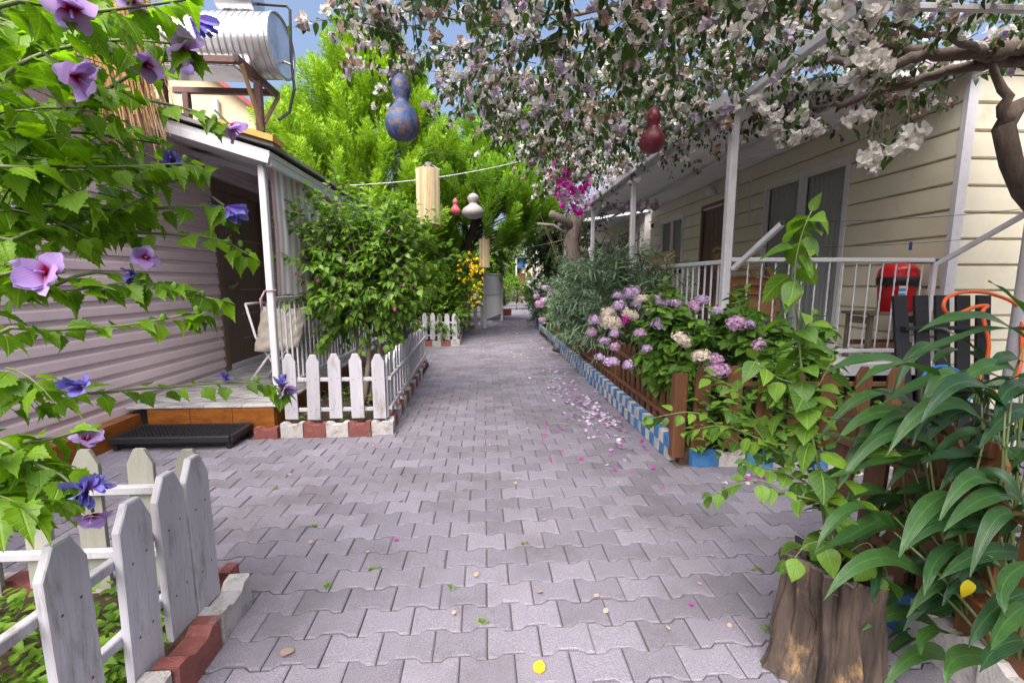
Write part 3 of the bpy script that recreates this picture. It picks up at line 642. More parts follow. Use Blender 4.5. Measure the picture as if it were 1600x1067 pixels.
# folding chair with quilted cushion on the porch
t = thing('folding_chair', 'white folding chair draped with a quilted cushion behind the left porch railing', 'chair', (-2.45,5.0,.26))
fb = MB()
for y in (4.86,5.3): fb.tube([(-2.55,y,.27),(-2.15,y,.8)],.013,8).tube([(-2.12,y,.27),(-2.42,y,.8),(-2.5,y,1.15)],.013,8)
fb.tube([(-2.5,4.86,1.15),(-2.5,5.3,1.15)],.013,8).tube([(-2.15,4.86,.8),(-2.15,5.3,.8)],.013,8); fb.build('frame', M_white, t, 'all')
q = MB(); nu, nv_ = 22, 18
for sd_ in (0, 1):
    for i in range(nu+1):
        for j in range(nv_+1):
            a = i/nu; s_ = j/nv_; ed = min(a,1-a,s_,1-s_); th = .035*min(1,ed*9)**.5; puff = .02*abs(math.sin((a+s_)*9.4)*math.sin((a-s_)*9.4))
            q.v.append((-2.42+.46*s_+.09*a, 4.86+(-(th+puff) if sd_ == 0 else th)-.05*(1-a)**2, .66+.47*a+.05*s_*(1-a)-.03*math.sin(s_*3)))
    for i in range(nu):
        for j in range(nv_):
            o_ = sd_*(nu+1)*(nv_+1); q.f.append((o_+i*(nv_+1)+j,o_+i*(nv_+1)+j+1,o_+(i+1)*(nv_+1)+j+1,o_+(i+1)*(nv_+1)+j)); q.m.append(0)
q.build('cushion', M_cushion, t, 'all')

# ---- right house
XW, XP, FZ = 4.55, 2.3, .58
def right_house(label, y0, y1, doors, slides, wins, posts, gate_end):
    h = thing('bungalow', label, 'house', (XW, y0, 0))
    op = [(a,b,FZ,2.93) for a,b in doors+slides]+[(a,b,1.7,2.92) for a,b in wins]
    siding(h, M_sid_r, XW, (y0+.02,y1), (FZ,3.4), .25, op, face=-1)
    siding(h, M_sid_r, y0, (XW+.07,XW+4), (0.05,3.4), .25, (), axis='X', face=1)
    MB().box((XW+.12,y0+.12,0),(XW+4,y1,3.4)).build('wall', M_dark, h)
    MB().box((XW-.03,y0-.03,0),(XW+.07,y0+.02,3.4)).build('corner_trim', M_white, h)
    for a,b in doors:
        d = MB().box((XW+.02,a+.08,FZ+.02),(XW+.06,b-.08,2.86)).build('door', M_door, h)
        for k in range(5): MB().box((XW+.014,a+.2+k*.16,FZ+.2),(XW+.019,a+.31+k*.16,2.75)).build('inlay', M_door, d)
        MB().bar((XW+.02,b-.16,1.62),(XW-.04,b-.16,1.62),.03,.04).bar((XW-.03,b-.16,1.62),(XW-.03,b-.28,1.62),.02,.02).build('handle', M_doortrim, d)
        MB().box((XW-.03,a,FZ),(XW+.07,a+.08,2.93)).box((XW-.03,b-.08,FZ),(XW+.07,b,2.93)).box((XW-.028,a+.08,2.86),(XW+.07,b-.08,2.93)).build('door_frame', M_door, h)
    for (a,b),(z0,z1) in [(s,(FZ+.02,2.93)) for s in slides]+[(s,(1.7,2.92)) for s in wins]:
        mid = (a+b)/2; fr = .06
        w_ = MB().box((XW-.035,a,z0),(XW+.04,a+fr,z1)).box((XW-.035,b-fr,z0),(XW+.04,b,z1)).box((XW-.033,a+fr,z1-fr),(XW+.04,b-fr,z1)).box((XW-.033,a+fr,z0),(XW+.04,b-fr,z0+fr)).box((XW-.03,mid-.045,z0+fr),(XW+.04,mid+.045,z1-fr)).build('window', M_frame, h)
        for p0,p1 in ((a+fr,mid-.045),(mid+.045,b-fr)):
            MB().box((XW+.005,p0,z0+fr),(XW+.012,p1,z1-fr)).build('pane', M_glass, w_); nc = MB(); nn_ = 48
            for i_ in range(nn_+1): yy = p0+(p1-p0)*i_/nn_; xx = XW+.045+.02*math.sin(i_*1.1)+.008*math.sin(i_*2.7); nc.v += [(xx,yy,z0+fr),(xx,yy,z1-fr)]
            for i_ in range(nn_): nc.f.append((2*i_,2*i_+1,2*i_+3,2*i_+2)); nc.m.append(0)
            nc.build('net_curtain', M_net, w_, 'all')
            MB().box((XW-.012,p0,z0+fr),(XW+.004,p0+.04,z1-fr)).box((XW-.012,p1-.04,z0+fr),(XW+.004,p1,z1-fr)).box((XW-.011,p0+.04,z1-fr-.04),(XW+.004,p1-.04,z1-fr)).box((XW-.011,p0+.04,z0+fr),(XW+.004,p1-.04,z0+fr+.05)).build('sash', M_frame, w_)
    # deck
    MB().box((XP-.03,y0-.04,FZ-.1),(XW-.02,y1,FZ)).build('porch_deck', M_grey, h)
    MB().box((XP+.15,y0+.2,-.02),(XW-.02,y1,FZ-.1)).build('porch_base', M_dark, h)  # near-black block, painted as the shade in the gap under the deck
    MB().box((XP-.05,y0-.06,FZ-.12),(XW-.03,y0-.042,FZ-.005)).box((XP-.05,y0-.042,FZ-.12),(XP-.032,y1,FZ-.005)).build('deck_edge', M_white, h)
    # awning panels sloping up to the house
    L_ = y1-y0; npan = max(1, int(L_/1.25)); pw = L_/npan
    for i in range(npan):
        a, c = y0-.1+i*pw+.006, y0-.1+(i+1)*pw-.006
        slab((XP-.12,a,2.98),(XW+.1,a,3.34),(XW+.1,c,3.34),(XP-.12,c,2.98),.05).build('awning_panel', M_grey, h)
    MB().bar((XP-.13,y0-.12,3.0),(XP-.13,y1,3.0),.04,.1).bar((XP,y0-.11,2.94),(XP,y1,2.94),.05,.06).bar((XP-.1,y0-.125,2.99),(XW,y0-.125,3.35),.04,.09).bar(((XP+XW)/2,y0-.1,3.1),((XP+XW)/2,y1,3.1),.04,.05).build('awning_frame', M_white, h)
    slab((XW-.05,y0-.2,3.42),(XW+4,y0-.2,3.9),(XW+4,y1,3.9),(XW-.05,y1,3.42),.08).build('roof', M_red, h)
    for y in posts: MB().bar((XP,y,FZ),(XP,y,2.93),.075,.075).build('porch_post', M_white, h)
    r = MB().bar((XP,y0+.02,1.57),(XP,y1,1.57),.045,.04).bar((XP,y0+.02,.72),(XP,y1,.72),.035,.03).build('railing', M_white, h)
    bm = MB().bar((0,0,0),(0,0,.82),.016,.016).mesh('baluster', M_white)
    for i in range(int((y1-y0)/.135)): inst('baluster', bm, Matrix.Translation((XP,y0+.13+i*.135,.735)), r)
    if gate_end:
        r2 = MB().bar((XP+.04,y0,1.59),(XW-.12,y0,1.59),.045,.04).bar((XP+.04,y0,.7),(XW-.12,y0,.7),.035,.035).bar((XW-.14,y0,.6),(XW-.14,y0,1.61),.045,.045).build('railing', M_white, h)
        tw = MB().tube([(.0015*math.cos(k*2.2),.0015*math.sin(k*2.2),k*.85/24) for k in range(25)],[.0085 if k%2 else .0065 for k in range(25)],5).mesh('baluster', M_white, 'all')
        for i in range(14): inst('baluster', tw, Matrix.Translation((XP+.22+i*.136,y0,.72)), r2)
    return h
rh = right_house('cream clad bungalow with sliding glass door and white porch railing on the right', 4.2, 12.26, [(8.2,9.36)], [(5.5,7.22)], [(10.2,11.5)], [4.2,7.0,9.6,12.1], True)
MB().lathe([(.0,0),(.06,0),(.1,.05),(.1,.1),(.05,.16),(0,.16)],14,(XW-.13,8.8,3.05)).build('wall_lamp', M_grey, rh, True)
MB().lathe([(.0,-.05),(.03,-.05),(.035,.0),(.03,.05),(0,.05)],10,(XW-.07,12.0,2.86)).bar((XW,12.0,2.93),(XW-.08,12.0,2.88),.02,.02).build('camera', M_black, rh, True)
for y,z0,z1 in ((8.0,2.5,3.15),(7.62,2.35,3.2)): MB().tube([(XW-.03,y,z0),(XW-.03,y,z1)],.012,6).build('conduit', M_grey, rh)
MB().box((XW-.06,7.75,1.62),(XW-.02,7.9,1.72)).build('switch_box', M_grey, rh)
right_house('second cream bungalow behind the climbing vine, beyond the first porch on the right', 12.7, 19.2, [(14.2,15.2)], [], [(13.0,13.9),(16.2,17.2),(17.8,18.6)], [12.9,15.2,17.3,19.0], False)
right_house('small farthest cream bungalow at the end of the right-hand porch row', 19.8, 25, [(21.5,22.5)], [], [(20.2,21.2),(23,24)], [19.9,22,24.8], False)
# ------------------------------------------------------------ things on and around the right porch
t = thing('stool', 'grey timber stool under the red bin on the right porch', 'stool', (4.15,4.42,FZ))
for i in range(4): MB().box((3.84,4.25+i*.092,1.045),(4.5,4.335+i*.092,1.075)).build('seat_plank', M_greywood, t)
for x in (3.89,4.45):
    for y in (4.29,4.56): MB().bar((x,y,FZ),(x,y,1.045),.045,.045).build('leg', M_greywood, t)
for y in (4.29,4.56): MB().bar((3.915,y,.74),(4.425,y,.74),.03,.05).build('stretcher', M_brownwood, t)
for x in (3.89,4.45): MB().bar((x,4.315,.99),(x,4.535,.99),.03,.07).build('apron', M_greywood, t)
t = thing('bin', 'red plastic bin with black liner and sticker standing on the stool', 'bin', (4.26,4.42,1.077))
MB().lathe([(0,0),(.135,0),(.145,.015),(.165,.33),(.17,.345),(.162,.345),(.155,.3),(0,.02)],28,(4.26,4.42,1.077)).build('body', M_bin, t, True)
lin = MB(); pr = [(.172,.285,.006),(.178,.31,.008),(.181,.335,.004),(.172,.352,.002),(.160,.34,0)]; n = 40
for k,(r_,z,j) in enumerate(pr):
    for i in range(n): a = 2*math.pi*i/n; rr_ = r_+U(-j,j); lin.v.append((4.26+rr_*math.cos(a),4.42+rr_*math.sin(a),1.077+z-(U(0,.05) if k == 0 else 0)))
for k in range(len(pr)-1):
    for i in range(n): lin.f.append((k*n+i,k*n+(i+1)%n,(k+1)*n+(i+1)%n,(k+1)*n+i)); lin.m.append(0)
lin.build('liner', M_bag, t, 'all')
MB().lathe([(.158,.347),(.175,.352),(.172,.375),(.165,.42),(.13,.47),(.06,.49),(0,.49)],28,(4.26,4.42,1.077),caps=False).build('lid', M_bin, t, True)
st = MB(); 
for k,(z0,z1,mi) in enumerate(((.16,.19,1),(.19,.21,0),(.21,.24,1),(.24,.262,0))):
    v = []
    for i in range(5):
        a = math.radians(-128+i*6); rr_ = .146+.022*((z0+z1)/2)/.33+.0035; v += [(4.26+rr_*math.cos(a),4.42+rr_*math.sin(a),1.077+z0),(4.26+rr_*math.cos(a),4.42+rr_*math.sin(a),1.077+z1)]
    st.add(v, [(2*i,2*i+2,2*i+3,2*i+1) for i in range(4)], mi)
st.build('sticker', [M_stickerw, M_stickerb], t)
# stacked brown plastic armchairs
def chair_parts():
    """armchair facing +X, feet at z 0, centre of the seat at the origin"""
    P = []
    s_ = MB(); n = 8
    for i in range(n+1):
        for j in range(7):
            x = -.2+.42*i/n; y = -.23+.46*j/6; s_.v.append((x,y,.42+.02*math.cos((y/.23)*1.5)*-1+.015*(i/n)-(.03 if i == n else 0)))
    for i in range(n):
        for j in range(6): s_.f.append((i*7+j,(i+1)*7+j,(i+1)*7+j+1,i*7+j+1)); s_.m.append(0)
    P.append(('seat', s_))
    bk = MB()
    for k in range(7):
        y = -.21+.07*k; bk.bar((-.2,y,.43),(-.31,y*1.02,.82),.05,.012,(0,1,0))
    bk.tube([(-.2,-.25,.43),(-.3,-.26,.78),(-.33,-.2,.88),(-.34,0,.91),(-.33,.2,.88),(-.3,.26,.78),(-.2,.25,.43)],.018,7)
    bk.bar((-.305,-.24,.8),(-.305,.24,.8),.02,.09); P.append(('backrest', bk))
    for sg in (-1,1):
        a = MB(); y = .27*sg
        pts = [(-.29,y,.64),(-.15,y*1.06,.665),(.05,y*1.07,.66),(.17,y*1.04,.64),(.225,y,.58),(.235,y*.98,.45)]
        for i in range(len(pts)-1): a.bar(pts[i],pts[i+1],.06 if i<3 else .05,.02,(0,0,1) if i<3 else (0,1,0))
        a.bar((-.26,y,.5),(.22,y,.46),.012,.12,(0,0,1)); P.append(('armrest', a))
        for x0,x1 in ((.2,.25),(-.22,-.3)):
            l = MB(); l.bar((x0,y*.95,.44),(x1,y*1.02,0),.05,.025,(1,0,0)); P.append(('leg', l))
    return [(n_, b_.mesh(n_, M_brownplastic, False)) for n_, b_ in P]
CP = chair_parts()
CL = ['lowest brown plastic armchair of the stack standing on the right porch', 'second brown plastic armchair from the bottom of the porch stack', 'third brown plastic armchair from the bottom of the porch stack', 'topmost brown plastic armchair of the stack by the sliding door']
for k in range(4):
    M = Matrix.Translation((3.34-.025*k,5.5+.01*k,FZ+.105*k)) @ Matrix.Rotation(math.radians(-12),4,'Z')
    t = thing('armchair', CL[k], 'chair', M.translation, 'stacked brown plastic armchairs')
    t.rotation_euler = (0,0,math.radians(-12))
    for n_, me in CP: o = bpy.data.objects.new(n_, me); COL.objects.link(o); o.parent = t
t = thing('folding_table', 'wooden folding table stood on edge behind the porch railing', 'table', (3.0,7.2,FZ))
for i in range(6): MB().box((2.86,6.85+i*.006,FZ+.02+i*.21),(2.9,7.95,FZ+.225+i*.21)).build('table_board', M_tablewood, t)
MB().box((2.9,6.84,FZ),(2.935,7.96,FZ+.06)).box((2.9,6.84,FZ+1.22),(2.935,7.96,FZ+1.28)).box((2.9,6.845,FZ+.06),(2.93,6.9,FZ+1.22)).box((2.9,7.9,FZ+.06),(2.93,7.95,FZ+1.22)).build('table_frame', M_tanwood, t)
# clothes line
t = thing('clothes_line', 'white square tube clothes line arms with wires at the near end of the porch', 'clothes line', (XP+.06,4.15,1.5))
A0, A1 = Vector((2.34,4.14,1.5)), Vector((2.5,3.72,1.86)); B0, B1 = Vector((4.38,4.14,1.55)), Vector((4.62,3.62,1.98))
for p,q in ((A0,A1),(B0,B1)):
    a = MB().bar(p,q,.045,.045).build('arm', M_white, t)
    d = (q-p).normalized(); MB().bar(q+d*.001,q+d*.004,.034,.034).build('end_cap', M_black, a)
for k in (.97,.45): 
    p, q = A0.lerp(A1,k)+Vector((0,0,.03)), B0.lerp(B1,k)+Vector((0,0,.03)); MB().tube(curve(p,q,(0,0,-.03),8),.0025,4).build('wire', M_wire, t)
p = (A0.lerp(A1,.45)+Vector((0,0,.03))).lerp(B0.lerp(B1,.45)+Vector((0,0,.03)),.7)+Vector((0,0,-.03))
t = thing('clothes_peg', 'blue plastic peg clipped on the lower clothes line wire', 'clothes peg', p)
MB().prism([(-.008,-.05),(.0,-.055),(.006,.02),(-.004,.022)],.012,Matrix.Translation(p+Vector((-.004,-.006,0))),ch=.002).prism([(.008,-.05),(.002,-.055),(-.004,.02),(.005,.022)],.012,Matrix.Translation(p+Vector((.006,-.004,0))),ch=.002).build('peg_body', M_peg, t)
# black slatted gate leaning with hoses
t = thing('slatted_gate', 'black slatted timber gate leaning below the cream end wall', 'gate', (3.85,3.4,0))
Mg = Matrix.Translation((3.56,3.42,.0)) @ Matrix.Rotation(math.radians(-8),4,'X')
for i in range(5):
    me = MB().prism([(-.06,0),(.06,0),(.06,1.28),(-.06,1.28)],.025,Mg @ Matrix.Translation((i*.165,0,.0)) @ Matrix.Rotation(.02*(i-2),4,'Y'),ch=.003); me.build('slat', M_black, t)
for z in (.3,1.0): MB().bar(Mg @ Vector((-.06,-.02,z)),Mg @ Vector((.72,-.02,z)),.07,.03).build('rail', M_black, t)
def px_path(pts, m, r, nm, label, cat):
    P = [PY(x,y,Y) for x,y,Y in pts]; Q = []
    for i in range(len(P)-1):
        a, b_, c_, d_ = P[max(0,i-1)], P[i], P[i+1], P[min(len(P)-1,i+2)]
        for k in range(6):
            u_ = k/6; Q.append(.5*((2*b_)+(c_-a)*u_+(2*a-5*b_+4*c_-d_)*u_*u_+(3*b_-a-3*c_+d_)*u_**3))
    Q.append(P[-1]); return tag(MB().tube(Q,r,8).build(nm,m,None,'all'),label,cat)
px_path([(1500,640,3.2),(1533,585,3.25),(1545,540,3.25),(1535,490,3.28),(1543,478,3.3),(1522,480,3.3),(1490,492,3.3),(1475,483,3.28),(1480,465,3.3),(1512,456,3.35),(1552,460,3.4),(1592,480,3.35),(1596,520,3.3),(1592,580,3.25),(1570,625,3.2),(1545,600,3.2)], M_hose, .014, 'garden_hose', 'orange garden hose looped over the black slatted gate', 'hose')
px_path([(1440,590,3.15),(1452,577,3.18),(1475,572,3.2),(1497,580,3.2),(1510,595,3.15),(1518,615,3.1),(1500,640,3.05)], M_bluehose, .012, 'water_hose', 'blue hose curling low in front of the black slatted gate', 'hose')
tag(MB().tube([(4.34,3.35,-.02),(4.34,3.35,3.2)],.075,14).tube([(4.34,3.35,3.2),(4.34,3.6,3.4)],.075,14).build('drain_pipe', M_white, None, True), 'thick white downpipe standing at the right edge before the end wall', 'pipe')
# overhead frame of white tubes and wires
t = thing('pergola', 'white tube pergola frame carrying the bougainvillea over the path', 'pergola', (XP,4.1,2.98))
MB().bar((XP,1.6,3.04),(XP,4.05,3.0),.06,.06).build('beam', M_white, t)
MB().bar((XP,2.9,3.08),(4.5,3.05,3.2),.04,.04).build('beam', M_white, t)
wr = MB()
for y in (2.6,3.6,4.8,6.0,7.5): wr.tube(curve((XP,y,3.05),(-.9,y+.4,3.12),(0,0,-.06),8),.002,4)
wr.build('wire', M_wire, t)

# ------------------------------------------------------------ tank on the left roof
t = thing('water_tank', 'large ribbed galvanised water tank on a rust red stand on the left roof', 'water tank', (-3.1,5.9,3.07))
Mt = Matrix.Translation((-3.72,6.0,4.17)) @ Matrix.Rotation(math.radians(-2),4,'Z') @ Matrix.Rotation(math.pi/2,4,'Y')
pr = [(0,0),(.33,0)]
for k in range(17): z = .02+k*.075; pr += [(.345,z),(.345,z+.05),(.33,z+.062)]
pr += [(.345,1.3),(.325,1.312),(.325,1.304),(0,1.31)]
MB().lathe(pr,48,M=Mt).build('barrel', M_tank, t, True)
MB().lathe([(.346,1.28),(.355,1.29),(.355,1.318),(.346,1.324)],48,M=Mt,caps=False).build('rim', M_tank, t)
FZT = 3.81
for y in (5.5,5.95,6.36): MB().bar((-3.95,y,FZT),(-2.73,y,FZT),.06,.075).build('stand_beam', M_rust, t)
MB().bar((-2.7,5.44,FZT+.003),(-2.7,6.45,FZT+.003),.06,.08).build('stand_beam', M_rust, t); MB().bar((-2.7,5.436,FZT+.003),(-2.7,5.439,FZT+.003),.045,.06).build('end_opening', M_black, t)
MB().box((-3.95,5.52,FZT-.06),(-2.76,5.92,FZT-.045)).build('drip_tray', M_tank, t)
for x,y in ((-2.7,5.92),(-3.8,5.92),(-3.8,6.36)): MB().bar((x,y,3.0),(x,y,FZT-.04),.08,.08).build('stand_leg', M_rust, t)
for p,q in (((-2.67,5.5,FZT-.04),(-2.67,5.89,3.2)),((-2.67,6.4,FZT-.04),(-2.67,5.95,3.3))): MB().bar(p,q,.035,.045).build('brace', M_tanwood, t)
t = thing('expansion_tank', 'small round tank perched above the big ribbed water tank', 'water tank', (-2.95,6.0,4.5))
Mt2 = Matrix.Translation((-3.1,6.0,4.73)) @ Matrix.Rotation(math.pi/2,4,'Y')
MB().lathe([(0,0),(.2,0),(.21,.02),(.21,.4),(.2,.42),(.19,.415),(0,.43)],28,M=Mt2).build('barrel', M_tank, t, True)
for x in (-3.0,-2.78): MB().bar((x,6.0,4.49),(x,6.0,4.54),.05,.2).build('foot', M_rust, t)
t = thing('water_pipe', 'thin dark plumbing pipe rising beside the tanks against the sky', 'pipe', (-2.6,6.0,3.0))
PT = [PY(393,6,6.0),PY(448,10,6.0),PY(453,16,6.0),PY(455,95,6.0),PY(460,140,6.0),PY(452,175,6.0),PY(436,188,5.9)]
MB().tube(PT,.017,7).build('pipe_run', M_black, t)
MB().tube([(-2.42,6.0,4.03),PY(456,102,6.0)],.014,7).tube([PY(436,95,6.0),PY(436,106,6.0)],.014,6).build('tap', M_doortrim, t)
# reed thatch at the eave of the left house
t = thing('reed_thatch', 'ragged straw thatch edge hanging at the eave above the pink wall', 'thatch', (-2.9,4.0,2.9))
Ms_ = []; sm = MB(); 
for i in range(1500):
    u_ = R.random(); lay = R.random()
    top = Vector((-3.5+.72*u_+U(-.06,.06), 4.3-.25*u_+U(-.15,.1), 4.5+U(-.2,.5)-lay*1.15)); 
    d = Vector((.22+U(-.07,.07), -.12+U(-.07,.07), -1)); l = U(.6,1.25)*(1 if lay < .8 else .75)
    sm.tube([top, top+d*l*.5, top+d*l+Vector((U(-.04,.04),U(-.04,.04),0))],[.006,.005,.002],3,cap=False)
sm.build('straw', M_straw, t, kind='stuff')

# ------------------------------------------------------------ hanging gourds, bamboo shades, strings
def gourd(label, x, y, Y, H, m, stringtop, neck=.5):
    """bottle gourd hung with its neck up; H is its height, (x,y) the photo position of its bottom"""
    p = PY(x, y, Y); t = thing('gourd', label, 'gourd', p, 'painted gourds hanging over the path')
    k = H
    pr = [(0,0),(.12,.01),(.24,.07),(.3,.17),(.31,.27),(.27,.38),(.19,.48),(.125,.55),(.115,.6),(.14,.67),(.165,.75),(.16,.84),(.11,.93),(.05,.98),(.02,1.0)]
    gm = MB().lathe([(r_*k*neck/.5,z*k) for r_,z in pr],26,p); s1, s2 = U(0,6), U(0,6)
    gm.v = [tuple(Vector(v)+Vector((math.sin((v[2]-p.z)/k*3.3+s1)*.018*k, math.cos((v[2]-p.z)/k*2.7+s2)*.018*k, 0))+(Vector(v)-p)*(.05*noise.noise(Vector(v)*9/k*.3))) for v in gm.v]
    gm.build('body', m, t, True)
    MB().tube([p+Vector((0,0,k*.985)),p+Vector((.008,0,k*1.06))],[.012,.007],6).build('stalk', M_twig, t)
    MB().tube([p+Vector((.008,0,k*1.05)),Vector((p.x+.01,p.y,stringtop))],.0025,4).build('string', M_black, t); return t
gourd('large blue painted gourd hanging in front of the golden cypress', 629, 221, 3.0, .41, M_gourd_b, 3.05, .43)
gourd('deep red painted gourd hanging among the white bougainvillea', 1018, 240, 3.3, .31, M_gourd_r, 3.1, .47)
gourd('tiny pink gourd hanging beside the pale gourd over the path', 712, 336, 6.4, .22, M_gourd_p, 3.0)
gourd('pale unpainted gourd hanging over the path between the bamboo shades', 740, 342, 6.2, .34, M_gourd_w, 3.05, .7)
def shade(label, x, ytop, ybot, Y, r_):
    p = PY(x, ytop, Y); q = PY(x, ybot, Y); t = thing('lamp_shade', label, 'lamp shade', q, 'bamboo lamp shades over the path')
    b_ = MB(); n = 46; h = p.z-q.z
    for i in range(n):
        a = 2*math.pi*i/n; c_ = Vector((q.x+r_*math.cos(a), q.y+r_*math.sin(a), 0)); b_.tube([(c_.x,c_.y,q.z+U(-.01,.01)),(c_.x,c_.y,p.z+U(-.008,.008))],r_*.072,4)
    b_.build('bamboo_canes', M_bamboo, t, kind='stuff')
    MB().lathe([(r_*.96,0),(r_*.96,h),(r_*.93,h),(r_*.93,0)],24,q,caps=False).build('backing', M_bamboo, t)
    MB().tube([(p.x-r_,p.y,p.z),(p.x,p.y,p.z+.08),(p.x+r_,p.y,p.z)],.004,4).lathe([(.05,.08),(.005,.0)],10,p).build('hanger', M_white, t)
shade('near rolled bamboo lamp shade hanging above the leafy bush', 670, 265, 352, 6.0, .14)
shade('far bamboo lamp shade hanging beyond the pale gourd', 757, 374, 418, 11.0, .12)
def line(a, b_, sag, r_, label): return tag(MB().tube(curve(a,b_,(0,0,-sag),14),r_,4).build('string_line', M_white, None, 'all'), label, 'string')
line(PY(540,290,5.8), PY(900,228,6.2), .1, .005, 'thin white string with plastic loops stretched across the path before the cypress')
line(PY(770,392,12), PY(930,360,12.5), .1, .006, 'faint white line strung low across the far path')
# ------------------------------------------------------------ mauve hibiscus, near left
t = thing('hibiscus_bush', 'large hibiscus bush with mauve flowers arching in from the near left bed', 'hibiscus', (-1.55,1.3,.05))
b = MB(); L = Leaves(); TR = [Vector((-1.55,1.3,.0)),Vector((-1.53,1.32,.8)),Vector((-1.5,1.3,1.6)),Vector((-1.45,1.32,2.3)),Vector((-1.4,1.3,2.8))]
b.tube(TR,[.05,.04,.034,.024,.012],8)
HB = [[(0,122,1.05),(65,85,1.1),(165,64,1.15),(262,68,1.2),(290,80,1.2)], [(0,330,1.2),(60,300,1.3),(130,225,1.4),(205,200,1.5)], [(0,372,1.15),(60,358,1.2),(150,340,1.3),(228,308,1.35)],
 [(0,200,1.2),(60,205,1.25),(150,210,1.35),(250,225,1.4)], [(60,110,1.2),(150,140,1.3),(290,170,1.4),(345,195,1.4)], [(60,320,1.25),(180,328,1.35),(330,322,1.4),(352,330,1.4)],
 [(60,365,1.3),(180,363,1.4),(330,372,1.45),(388,398,1.45)], [(0,520,1.1),(80,516,1.15),(200,508,1.25),(300,490,1.3),(312,492,1.3)], [(0,592,1.1),(110,615,1.2),(250,605,1.35),(400,597,1.45),(440,612,1.45)],
 [(0,690,1.0),(50,722,1.0),(95,742,1.0),(112,758,1.0)], [(40,470,1.2),(150,425,1.3),(280,455,1.35),(345,470,1.35)], [(0,10,1.0),(120,20,1.05),(220,10,1.1),(290,0,1.15)], [(0,260,1.1),(100,262,1.2),(210,260,1.3),(300,255,1.35)],
 [(40,690,1.05),(80,685,1.05),(130,672,1.1)],[(0,430,1.1),(90,455,1.2),(210,440,1.3),(275,455,1.3)],[(180,270,1.3),(250,285,1.35),(320,270,1.4)],[(100,190,1.3),(200,120,1.35),(262,112,1.4)]]
FULL = []
for k, hb in enumerate(HB):
    pts = [PY(*q) for q in hb]; s0 = pts[0]; 
    root = min(TR, key=lambda v: (v-s0-Vector((0,0,-.3))).length)
    dd = (pts[0]-pts[1]).normalized()
    pre = [root, root.lerp(s0,.5)+Vector((0,0,.06)), s0] if hb[0][0] == 0 else [s0]
    fine = []
    P = pre[:-1]+pts
    for i in range(len(P)-1):
        a_, b_, c_, d_ = P[max(0,i-1)], P[i], P[i+1], P[min(len(P)-1,i+2)]
        for j in range(4):
            u_ = j/4; fine.append(.5*((2*b_)+(c_-a_)*u_+(2*a_-5*b_+4*c_-d_)*u_*u_+(3*b_-a_-3*c_+d_)*u_**3))
    fine.append(P[-1]); nf = len(fine)
    b.tube(fine,[.005*(1-.75*i/nf)+.001 for i in range(nf)],6); FULL.append(fine)
    ln = sum((fine[i+1]-fine[i]).length for i in range(nf-1))
    lower = k in (7,8,9)
    L.along(fine,.25 if len(pre) > 1 else .05,1,int(ln/(.026 if not lower else .03)),.062 if lower else .07,.5,jit=.4,petiole=.012)
def inpoly(x,y,pg):
    c=False; j=len(pg)-1
    for i in range(len(pg)):
        if (pg[i][1]>y)!=(pg[j][1]>y) and x < (pg[j][0]-pg[i][0])*(y-pg[i][1])/(pg[j][1]-pg[i][1])+pg[i][0]: c=not c
        j=i
    return c
def fill(pg, n, size, d0, d1, per, ln):
    xs=[p[0] for p in pg]; ys=[p[1] for p in pg]; k=0
    while k < n:
        x,y=U(min(xs),max(xs)),U(min(ys),max(ys))
        if not inpoly(x,y,pg): continue
        k+=1; p=PY(x,y,U(d0,d1)); d=Vector((1,U(-.3,.5),U(-.7,.35)))+rv()*.4; d.normalize()
        s_=p-d*ln*.7; pts=curve(s_,p+d*ln*.3,(0,0,.02),4); b.tube(pts,[.0035,.003,.0025,.002,.001],4,cap=False)
        L.along(pts,.1,1,per,size,.5,jit=.45,petiole=.01)
fill([(-60,-40),(160,-40),(190,60),(165,150),(190,230),(185,300),(150,380),(120,420),(60,450),(-60,470)],66,.074,1.15,1.6,7,.2)
fill([(150,250),(235,235),(265,330),(215,395),(150,370)],16,.075,1.35,1.6,5,.16)
fill([(-40,690),(50,690),(90,740),(70,800),(-40,840)],12,.1,.95,1.15,5,.14)
fill([(-40,560),(40,600),(150,640),(60,650),(-40,640)],5,.07,1.1,1.2,4,.14)
fill([(-60,-60),(90,-60),(60,200),(110,330),(40,430),(-60,450)],34,.085,1.55,1.95,6,.22)
b.build('branches', M_stem, t, 'all')
scatter(T_hib, L.Ms(), G_hib, t, 300, 'leaf', 'leaves')
def hib_flower(seed):
    rr=random.Random(seed); ps = [xf(petal(1,.46,.7,rr.uniform(.2,.75),0,6,.13,seed*9+k),Matrix.Rotation(2*math.pi*k/5+rr.uniform(-.2,.2),4,'Z')@Matrix.Rotation(rr.uniform(-.25,.3),4,'X')@Matrix.Rotation(rr.uniform(-.3,.3),4,'Y')) for k in range(6)]
    v=[];uv=[];f=[]
    for i in range(7):
        for j in range(6): a=j*math.pi/3; r_=(.05 if i<6 else .02)+.02*(i%2); v.append((r_*math.cos(a),r_*math.sin(a),.08+i*.09)); uv.append((0,.0 if i<2 else 1.))
    f=[(i*6+j,i*6+(j+1)%6,i*6+6+(j+1)%6,i*6+6+j) for i in range(6) for j in range(6)]
    return merge(ps+[(np.array(v),f,np.array(uv))])
def wilt(seed):
    rr=random.Random(seed); ps=[]
    for k in range(9):
        v,f_,uv=petal(.62,.34,2.2,.9,0,5,.16,seed*17+k)
        ps.append(xf((v,f_,uv),Matrix.Rotation(2*math.pi*k/9+rr.uniform(-.3,.3),4,'Z')@Matrix.Translation((0,.1,0))@Matrix.Rotation(rr.uniform(-.3,.5),4,'X')@Matrix.Rotation(rr.uniform(-.6,.6),4,'Y')))
    return merge(ps)
